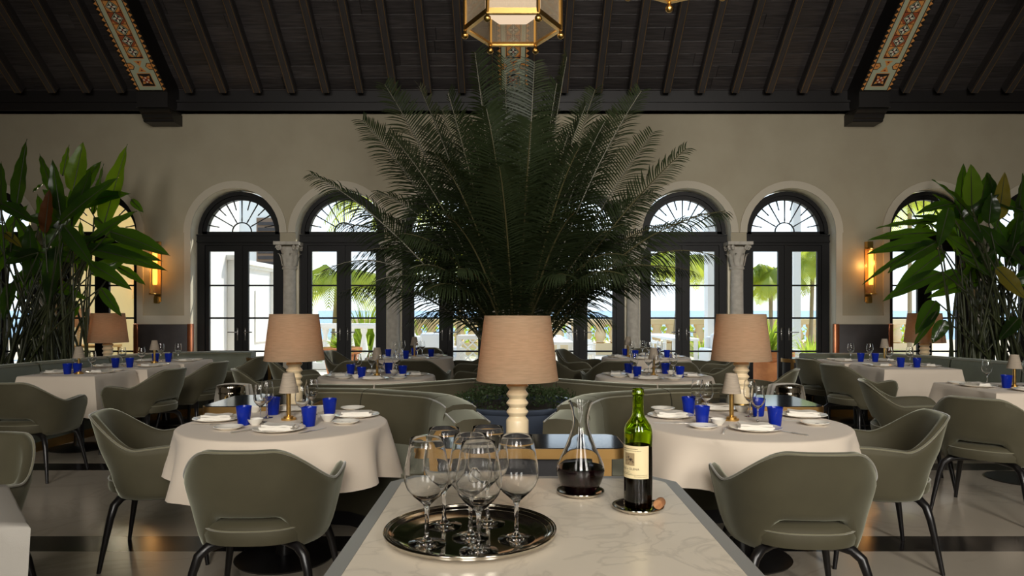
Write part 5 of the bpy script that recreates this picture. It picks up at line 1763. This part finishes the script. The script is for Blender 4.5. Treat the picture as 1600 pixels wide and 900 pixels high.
heliconia('tall leafy heliconia clump on the left with dried orange leaf', LS, None, 9.20, (-6.0, -6.75, -5.55), (-6.95, -5.42, 8.95, 9.5), (26, -10, 150, 320, 440, 30))
RS = [
    (1518, 322, 1517, 256, 34, 'leaflit', -0.5, 1), (1522, 340, 1456, 276, 32, 'leaf', -0.2, 1), (1560, 345, 1570, 268, 26, 'leafyel', 0.1, 1), (1492, 318, 1432, 331, 22, 'leaf', -0.2, 1),
    (1464, 346, 1369, 353, 15, 'leaf', 0.1, 1), (1468, 364, 1356, 370, 20, 'leaf', -0.1, 1), (1462, 376, 1354, 392, 24, 'leaf', -0.3, 1), (1436, 386, 1347, 440, 10, 'leaf', -0.3, 0),
    (1464, 378, 1387, 423, 30, 'leaf', -0.4, 1), (1476, 392, 1394, 456, 30, 'leaf', -0.2, 1), (1472, 425, 1379, 466, 24, 'leaf', -0.3, 1), (1502, 424, 1444, 456, 26, 'leaf', -0.1, 1),
    (1482, 325, 1466, 386, 28, 'leaf', -0.4, 1), (1505, 345, 1535, 380, 30, 'leaf', -0.3, 1), (1556, 418, 1602, 466, 28, 'leafyel', -0.3, 1), (1532, 440, 1448, 462, 20, 'leaf', 0.2, 1),
    (1462, 470, 1430, 522, 28, 'leaf', -0.3, 1), (1464, 486, 1426, 542, 13, 'leaf', -0.4, 0), (1476, 500, 1457, 536, 22, 'leaf', -0.2, 1), (1592, 496, 1560, 532, 22, 'leaf', -0.2, 1),
    (1545, 350, 1550, 300, 30, 'leaf', -0.1, 1), (1590, 350, 1598, 270, 30, 'leaf', 0.1, 1), (1575, 400, 1530, 350, 30, 'leaf', 0, 1), (1450, 352, 1424, 366, 20, 'leaf', 0.2, 0), (1500, 400, 1560, 440, 28, 'leaf', -0.2, 1),
    (1520, 400, 1480, 360, 26, 'leaf', 0.1, 1), (1600, 330, 1545, 310, 26, 'leaf', 0.0, 1), (1610, 420, 1560, 380, 28, 'leaf', 0.0, 1)]
heliconia('tall leafy heliconia clump on the right with one yellowing drooping leaf', RS, None, 9.20, (6.2, 5.72, 7.0), (5.62, 7.1, 8.95, 9.5), (24, 1490, 1610, 330, 450, 34))

# ================================================================== BEYOND THE DOORS
terr = MB().box((-14, 11.25, -0.3), (14, 24.0, -0.02)).build('terrace_floor', M['terrace']); tag(terr, kind='structure')
tag(MB().box((-160, 24.0, -2.2), (160, 70, -1.6)).build('beach', M['balus']), kind='structure')
tag(MB().add([(-2500, 60, -1.7), (2500, 60, -1.7), (2500, 2600, -1.7), (-2500, 2600, -1.7)], [(0, 1, 2, 3)]).build('sea', M['sea']), kind='structure')
# balustrade
bal = thing('balustrade', 'coral stone balustrade at the edge of the terrace, sea behind', 'balustrade', (0, 22, 0))
MB().rbox((-5.4, -0.16, 0.92), (13, 0.16, 1.09), 0.02).build('hand_rail', M['balus'], bal, 40)
MB().box((-5.4, -0.16, -0.02), (13, 0.16, 0.34)).build('base_course', M['balus'], bal)
bme = MB().lathe([(0, 0.34), (0.1, 0.34), (0.17, 0.38), (0.12, 0.42), (0.175, 0.56), (0.18, 0.62), (0.11, 0.80), (0.17, 0.88), (0.17, 0.92), (0, 0.92)], 12).mesh('baluster', M['balus'], 60)
for k in range(41):
    x = -5.2 + k * 0.44
    put('baluster', bme, bal, (x, 0, 0))
hd = MB(); rr_ = random.Random(21)
for k in range(5200):
    c0 = Vector((rr_.uniform(-5.4, 13), 22.75 + rr_.uniform(-0.4, 0.5), rr_.uniform(-0.6, 0.98)))
    d = Vector((rr_.gauss(0, 1), rr_.gauss(0, 1), rr_.gauss(0.3, 0.8))).normalized(); e = d.cross(Vector((rr_.gauss(0, 1), rr_.gauss(0, 1), 1))).normalized()
    L = rr_.uniform(0.12, 0.24)
    hd.add([c0, c0 + d * L * 0.5 + e * L * 0.3, c0 + d * L, c0 + d * L * 0.5 - e * L * 0.3], [(0, 1, 2, 3)])
tag(hd.build('hedge', M['outleaf']), 'green hedge growing behind the stone balustrade', 'hedge', None, 'stuff')
# near white railing seen through the second door
bal2 = thing('terrace_railing', 'white turned railing just outside the second door from left', 'railing', (-4.25, 16.5, 0))
MB().rbox((-1.2, -0.1, 0.94), (1.2, 0.1, 1.06), 0.015).build('hand_rail', M['beamwhite'], bal2, 40)
MB().box((-1.2, -0.1, 0.0), (1.2, 0.1, 0.14)).build('base_course', M['beamwhite'], bal2)
bme2 = MB().lathe([(0, 0.14), (0.08, 0.14), (0.08, 0.18), (0.045, 0.22), (0.1, 0.38), (0.1, 0.46), (0.045, 0.78), (0.08, 0.88), (0.08, 0.94), (0, 0.94)], 12).mesh('baluster', M['beamwhite'], 60)
for k in range(8):
    put('baluster', bme2, bal2, (-1.05 + k * 0.3, 0, 0))
# white pavilion of the wing seen through the first door
pv = thing('pavilion_wall', 'white garden pavilion wall with pilaster and niche outside the first door', 'pavilion', (-5.0, 11.3, 0))
b = MB(); b.box((-0.25, 0, 0), (0, 1.55, 5.0)); b.build('wall_body', M['beamwhite'], pv)
b = MB(); b.box((-0.25, 1.55, 0), (0, 5.2, 2.16)); b.box((-0.28, 1.55, 2.16), (0.05, 5.2, 2.22)); b.box((-0.3, 1.55, 2.22), (0.1, 5.2, 2.30)); b.build('low_wall', M['beamwhite'], pv)
MB().box((0, 2.3, 0.75), (0.03, 3.0, 1.75)).box((0.0, 3.2, 0.0), (0.1, 3.5, 2.16)).build('niche_panel', M['beamwhite'], pv)
MB().rbox((0.0, 1.0, 0), (0.16, 1.35, 2.25), 0.01).rbox((-0.02, 0.95, 2.25), (0.22, 1.42, 2.34), 0.015).build('pilaster', M['beamwhite'], pv, 40)
# garden room of the wing: seen between the leaves at far left
for nm, a, c in (('wall_body', (-10.6, 15.4, 0), (-7.9, 15.6, 4.2)), ):
    wr = MB().box(a, c).build('wall_wing', M['cream_room']); tag(wr, kind='structure')
MB().box((-10.6, 11.25, 3.9), (-7.0, 15.6, 4.1)).build('roof', M['cream_room'], wr)
MB().box((-10.6, 11.25, -0.019), (-7.0, 15.6, -0.01)).build('paving', M['floor'], wr)
light('wing_lamp', 'POINT', (-7.6, 13.2, 2.6), 60, (1.0, 0.86, 0.62), shadow_soft_size=0.3)
sc3 = dup(s0, (-8.2, 15.4, 1.56), 0, 'brass sconce on the cream wall of the room beyond the left doors')
lp = dup(lamp0, (-7.9, 12.8, 0.74), 0, 'linen shade lamp in the cream room beyond the far left door')
lp.scale = (1.1, 1.1, 1.1)
t = thing('side_table', 'brass legged table in the cream room beyond far left door', 'table', (-7.75, 12.8, 0))
MB().box((-0.5, -0.25, 0.70), (0.5, 0.25, 0.74)).build('table_top', M['brass_dull'], t)
for sx in (-1, 1):
    for sy in (-1, 1):
        MB().box((sx * 0.46 - 0.02, sy * 0.22 - 0.02, 0), (sx * 0.46 + 0.02, sy * 0.22 + 0.02, 0.70)).build('leg', M['brass_dull'], t)
# white pillars, lounge furniture, long tables
for x, y, lab in ((4.42, 15.6, 'white terrace pillar behind the palm fronds right of center'), (6.58, 16.4, 'white terrace pillar seen through the right door beside palm')):
    t = thing('pillar', lab, 'pillar', (x, y, -0.02)); w_ = 0.15 if x < 5 else 0.085
    MB().box((-w_, -w_, 0.18), (w_, w_, 4.4)).build('pillar_shaft', M['beamwhite'], t)
    MB().rbox((-w_ - 0.04, -w_ - 0.04, 0.0), (w_ + 0.04, w_ + 0.04, 0.18), 0.02).build('pillar_base', M['beamwhite'], t, 40)
    MB().rbox((-w_ - 0.04, -w_ - 0.04, 4.4), (w_ + 0.04, w_ + 0.04, 4.6), 0.02).build('pillar_cap', M['beamwhite'], t, 40)
def make_outchair():
    t = thing('outdoor_chair', 'x', 'chair')
    for sx in (-1, 1):
        MB().tube([(sx * 0.24, -0.24, 0), (sx * 0.24, -0.22, 0.45), (sx * 0.24, -0.30, 1.0)], 0.02, 8).build('leg', M['beamwhite'], t, 50)
        MB().tube([(sx * 0.24, 0.22, 0), (sx * 0.24, 0.22, 0.64)], 0.02, 8).build('leg', M['beamwhite'], t, 50)
        MB().rbox((sx * 0.24 - 0.025, -0.25, 0.63), (sx * 0.24 + 0.025, 0.25, 0.655), 0.006, 1).build('armrest', M['beamwhite'], t, 50)
    MB().rbox((-0.25, -0.25, 0.40), (0.25, 0.25, 0.48), 0.02).build('seat', M['beamwhite'], t, 50)
    for k in range(6):
        x = -0.2 + 0.08 * k
        MB().box((x - 0.022, -0.01, 0.48), (x + 0.022, 0.01, 0.98), 0, Matrix.Translation((0, -0.235, 0)) @ Matrix.Rotation(0.12, 4, 'X')).build('back_slat', M['beamwhite'], t)
    MB().rbox((-0.26, -0.32, 0.95), (0.26, -0.28, 1.02), 0.01, 1).build('top_rail', M['beamwhite'], t, 50)
    return t
oc0 = make_outchair(); uo = []
for (x, y, d, lab) in ((1.55, 15.6, -90, 'nearest in the row behind the long terrace table'), (1.62, 16.6, -90, 'second in the row along the long terrace table'), (1.70, 17.6, -90, 'third in the row along the long terrace table'),
                       (3.2, 16.2, -90, 'nearest at the terrace table right of the stone column'), (3.25, 17.2, -90, 'second at the terrace table right of the stone column'),
                       (3.3, 18.2, -90, 'third at the terrace table right of the stone column')):
    place(oc0, uo, (x, y, -0.02), radians(d), 'white slatted outdoor chair ' + lab, 'white terrace chairs')
for (x, y, hx, hy, lab) in ((0.75, 15.9, 0.45, 1.9, 'long white terrace table right of the central lamp'), (3.85, 17.4, 0.3, 1.7, 'long white terrace table before the white pillar')):
    t = thing('outdoor_table', lab, 'table', (x, y, -0.02))
    MB().rbox((-hx, -hy, 0.70), (hx, hy, 0.76), 0.01, 1).build('table_top', M['beamwhite'], t, 40)
    for sx in (-1, 1):
        for sy in (-1, 1):
            MB().box((sx * (hx - 0.06) - 0.04, sy * (hy - 0.08) - 0.04, 0), (sx * (hx - 0.06) + 0.04, sy * (hy - 0.08) + 0.04, 0.70)).build('leg', M['beamwhite'], t)
def sofa(x, y, rz, lab):
    t = thing('outdoor_sofa', lab, 'sofa', (x, y, -0.02), rz)
    MB().rbox((-0.8, -0.4, 0.0), (0.8, 0.4, 0.30), 0.02).build('sofa_base', M['beamwhite'], t, 50)
    MB().rbox((-0.78, 0.25, 0.30), (0.78, 0.42, 0.85), 0.04).build('backrest', M['beamwhite'], t, 50)
    for s in (-1, 1):
        MB().rbox((s * 0.39 - 0.37, -0.38, 0.30), (s * 0.39 + 0.37, 0.26, 0.45), 0.05).build('seat_cushion', M['beamwhite'], t, 60)
        MB().rbox((s * 0.38 - 0.34, 0.08, 0.45), (s * 0.38 + 0.34, 0.27, 0.92), 0.07, 3).build('back_cushion', M['beamwhite'], t, 60)
        MB().rbox((s * 0.82 - 0.09, -0.4, 0.08), (s * 0.82 + 0.09, 0.42, 0.62), 0.04).build('armrest', M['beamwhite'], t, 60)
sofa(-1.95, 14.6, 0.25, 'white cushioned outdoor sofa behind the far left round table')
sofa(4.75, 14.2, 0.0, 'white cushioned outdoor sofa behind the right door frame')
# lattice planter box
t = thing('lattice_planter', 'white lattice planter box left of the central lamp outside', 'planter', (-0.72, 14.5, -0.02))
MB().box((-0.42, -0.25, 0), (0.42, 0.25, 0.06)).box((-0.42, -0.25, 0.80), (0.42, 0.25, 0.88)).build('rails', M['beamwhite'], t)
for sx in (-1, 1):
    for sy in (-1, 1):
        MB().box((sx * 0.4 - 0.03, sy * 0.23 - 0.03, 0), (sx * 0.4 + 0.03, sy * 0.23 + 0.03, 0.88)).build('post', M['beamwhite'], t)
for k in range(-3, 4):
    for s in (-1, 1):
        x0 = k * 0.2; x1 = x0 + s * 0.74
        p0, p1 = Vector((x0 - s * 0.37, -0.24, 0.06)), Vector((x1 - s * 0.37, -0.24, 0.80))
        f0, f1 = 0.0, 1.0
        for lim, sg in ((-0.4, -1), (0.4, 1)):
            for f_ in (0, 1): pass
        def cl(p, q):
            d = q - p
            lo, hi = 0.0, 1.0
            if abs(d.x) > 1e-6:
                a, b = sorted(((-0.4 - p.x) / d.x, (0.4 - p.x) / d.x)); lo, hi = max(lo, a), min(hi, b)
            return (p + d * lo, p + d * hi) if hi - lo > 0.08 else None
        r_ = cl(p0, p1)
        if r_: MB().tube(r_, 0.014, 4).build('lattice_slat', M['beamwhite'], t)
# terracotta pots with plants
def spiky(root, n, L, z, mat, seed, spread=1.0, w=0.03):
    rr = random.Random(seed)
    mb = MB()
    for k in range(n):
        a = rr.uniform(0, 2 * pi); el = rr.uniform(0.25, 1.35)
        d = Vector((cos(a) * cos(el) * spread, sin(a) * cos(el) * spread, sin(el)))
        e = d.cross(Vector((0, 0, 1))).normalized() * w * 0.5
        l = L * rr.uniform(0.6, 1.0)
        p = Vector((0, 0, z)); vs = []
        for j in range(4):
            f = j / 3
            c = p + d * l * f + Vector((0, 0, -0.35 * l * f * f))
            ww = (0.7 + f) if f < 0.5 else (1.4 * (1 - f) + 0.05)
            vs += [c - e * ww, c + e * ww]
        mb.add(vs, [(0, 1, 3, 2), (2, 3, 5, 4), (4, 5, 7, 6)])
    o = mb.build('foliage', M[mat], root); o['kind'] = 'stuff'
def pot(x, y, s, lab, plab, L):
    t = thing('terracotta_pot', lab, 'pot', (x, y, -0.02))
    MB().lathe([(0, 0), (0.24 * s, 0), (0.26 * s, 0.03 * s), (0.36 * s, 0.5 * s), (0.37 * s, 0.56 * s), (0.43 * s, 0.58 * s), (0.43 * s, 0.68 * s), (0.40 * s, 0.69 * s), (0.36 * s, 0.62 * s), (0, 0.6 * s)], 36).build('pot_body', M['terra'], t, 40)
    MB().tube([(0.365 * s * cos(2 * pi * i / 36), 0.365 * s * sin(2 * pi * i / 36), 0.5 * s + 0.02 * s * sin(i * 1.4)) for i in range(37)], 0.018 * s, 6, caps=False).build('garland', M['terra'], t, 60)
    p = thing('potted_plant', plab, 'plant', (x, y, -0.02 + 0.6 * s))
    spiky(p, 130, L, 0.0, 'outleaf', int(x * 10 + 50), 1.0, 0.05)
    MB().tube([(0, 0, 0), (0.02, 0, L * 0.3)], 0.03, 8).build('stalk', M['outtrunk'], p, 60)
pot(-3.42, 14.0, 0.95, 'terracotta pot outside the second door from left', 'green plant growing in the left terracotta pot outside', 0.7)
pot(4.52, 12.45, 1.0, 'terracotta pot outside the rightmost door of the group', 'spiky green plant in the right terracotta pot outside', 1.3)
def shrub(x, y, z, L, n, lab, seed):
    p = thing('shrub', lab, 'shrub', (x, y, z))
    spiky(p, n, L, 0.05, 'outleaf', seed, 1.0, 0.06)
    MB().tube([(0, 0, 0), (0, 0, L * 0.3)], 0.04, 8).build('stalk', M['outtrunk'], p, 60)
shrub(6.25, 14.8, -0.02, 1.55, 150, 'spiky green shrub outside the door nearest the right sconce', 3)
shrub(5.1, 19.0, -0.02, 1.3, 90, 'green shrub outside behind the white sofa on the right', 8)
shrub(-4.0, 19.2, -0.02, 2.7, 300, 'leafy green shrub behind the white railing outside', 12)
shrub(-0.6, 18.5, -0.02, 1.2, 80, 'green shrub outside behind the lattice planter', 15)
shrub(-2.6, 19.5, -0.02, 1.5, 90, 'green shrub outside behind the white sofa on the left', 17)
shrub(9.2, 18.5, -0.02, 2.2, 140, 'large green shrub outside the far right doors', 19)
# coconut palms
def coco(x, y, h, lab, seed, L=2.2, n=17, lean=0.2):
    t = thing('coconut_palm', lab, 'palm', (x, y, -1.0))
    rr = random.Random(seed)
    top = Vector((lean, 0, h + 1.0))
    MB().tube([(0, 0, 0), (lean * 0.2, 0, h * 0.4), (lean * 0.6, 0, h * 0.8), top], [0.09, 0.065, 0.055, 0.06], 10).build('trunk', M['outtrunk'], t, 60)
    for k in range(n):
        a = 2 * pi * k / n + rr.uniform(-0.2, 0.2); el = rr.uniform(-0.1, 1.1)
        d = Vector((cos(a) * cos(el), sin(a) * cos(el), sin(el)))
        l = L * rr.uniform(0.8, 1.05)
        p0 = top; p1 = top + d * l * 0.6 + Vector((0, 0, 0.15)); p2 = top + Vector((d.x, d.y, 0)) * l * 0.95 + Vector((0, 0, d.z * l * 0.5 - l * 0.55))
        mb = MB()
        mb.tube([bez(p0, p1, p2, i / 8) for i in range(9)], [0.02 * (1 - i / 10) for i in range(9)], 4)
        m = 30
        for q in range(m):
            f = 0.08 + 0.92 * q / m
            c = bez(p0, p1, p2, f); tg = (bez(p0, p1, p2, min(1, f + 0.03)) - bez(p0, p1, p2, f - 0.03)).normalized()
            sd = tg.cross(Vector((0, 0, 1)))
            if sd.length < 0.1: sd = Vector((1, 0, 0))
            sd.normalize()
            ll = 0.55 * (sin(pi * min(1, f * 0.85 + 0.12)) + 0.1)
            for s in (-1, 1):
                e = (sd * s * 0.8 + tg * 0.5 + Vector((0, 0, -0.55))).normalized()
                wv = tg * 0.022
                mb.add([c - wv, c + wv, c + e * ll * 0.6 + wv, c + e * ll + Vector((0, 0, -0.08)), c + e * ll * 0.6 - wv], [(0, 1, 2, 3, 4)])
        mb.build('frond', M['outpalm'], t)
coco(7.5, 20.5, 2.3, 'coconut palm seen through the right door, sea behind its trunk', 5, 1.5, 21, 0.0)
coco(8.75, 20.8, 2.75, 'coconut palm half hidden behind the white pillar at right', 6, 1.7, 17, 0.1)
coco(-4.95, 18.8, 2.1, 'leaning coconut palm seen through second door from left', 7, 2.4, 17, 0.25)
coco(-3.2, 20.0, 4.6, 'tall coconut palm above the second door railing', 8, 2.4, 15, -0.2)
coco(4.75, 21.2, 2.9, 'slim coconut palm behind the white pillar right of centre', 9, 1.7, 15, 0.3)
coco(-1.7, 21.0, 3.2, 'coconut palm behind the fronds, left of the central lamp', 10, 2.3, 15, 0.2)
coco(11.6, 20.6, 4.5, 'coconut palm outside the far right arched door', 11, 2.3, 15, 0.0)
# house with brown shutters beyond the pavilion
hs = thing('neighbour_house', 'pale house with brown shutters above the pavilion cornice', 'house', (-9.3, 22.4, 0))
MB().box((-2.4, 0, 0), (2.4, 2.5, 5.6)).build('house_wall', M['beamwhite'], hs)
for x in (-1.4, 0.1, 1.6):
    w = MB().box((x - 0.45, -0.06, 2.7), (x + 0.45, 0.0, 4.3)).build('shutter', M['shutter'], hs)
    for k in range(8):
        MB().box((x - 0.4, -0.09, 2.8 + k * 0.18), (x + 0.4, -0.06, 2.9 + k * 0.18)).build('louvre', M['wainscot'], w)
# ------------------------------------------------------------------ masters that were never placed
for o in list(SC.objects):
    if o.get('label') == 'x':
        for c in list(o.children):
            bpy.data.objects.remove(c)
        bpy.data.objects.remove(o)
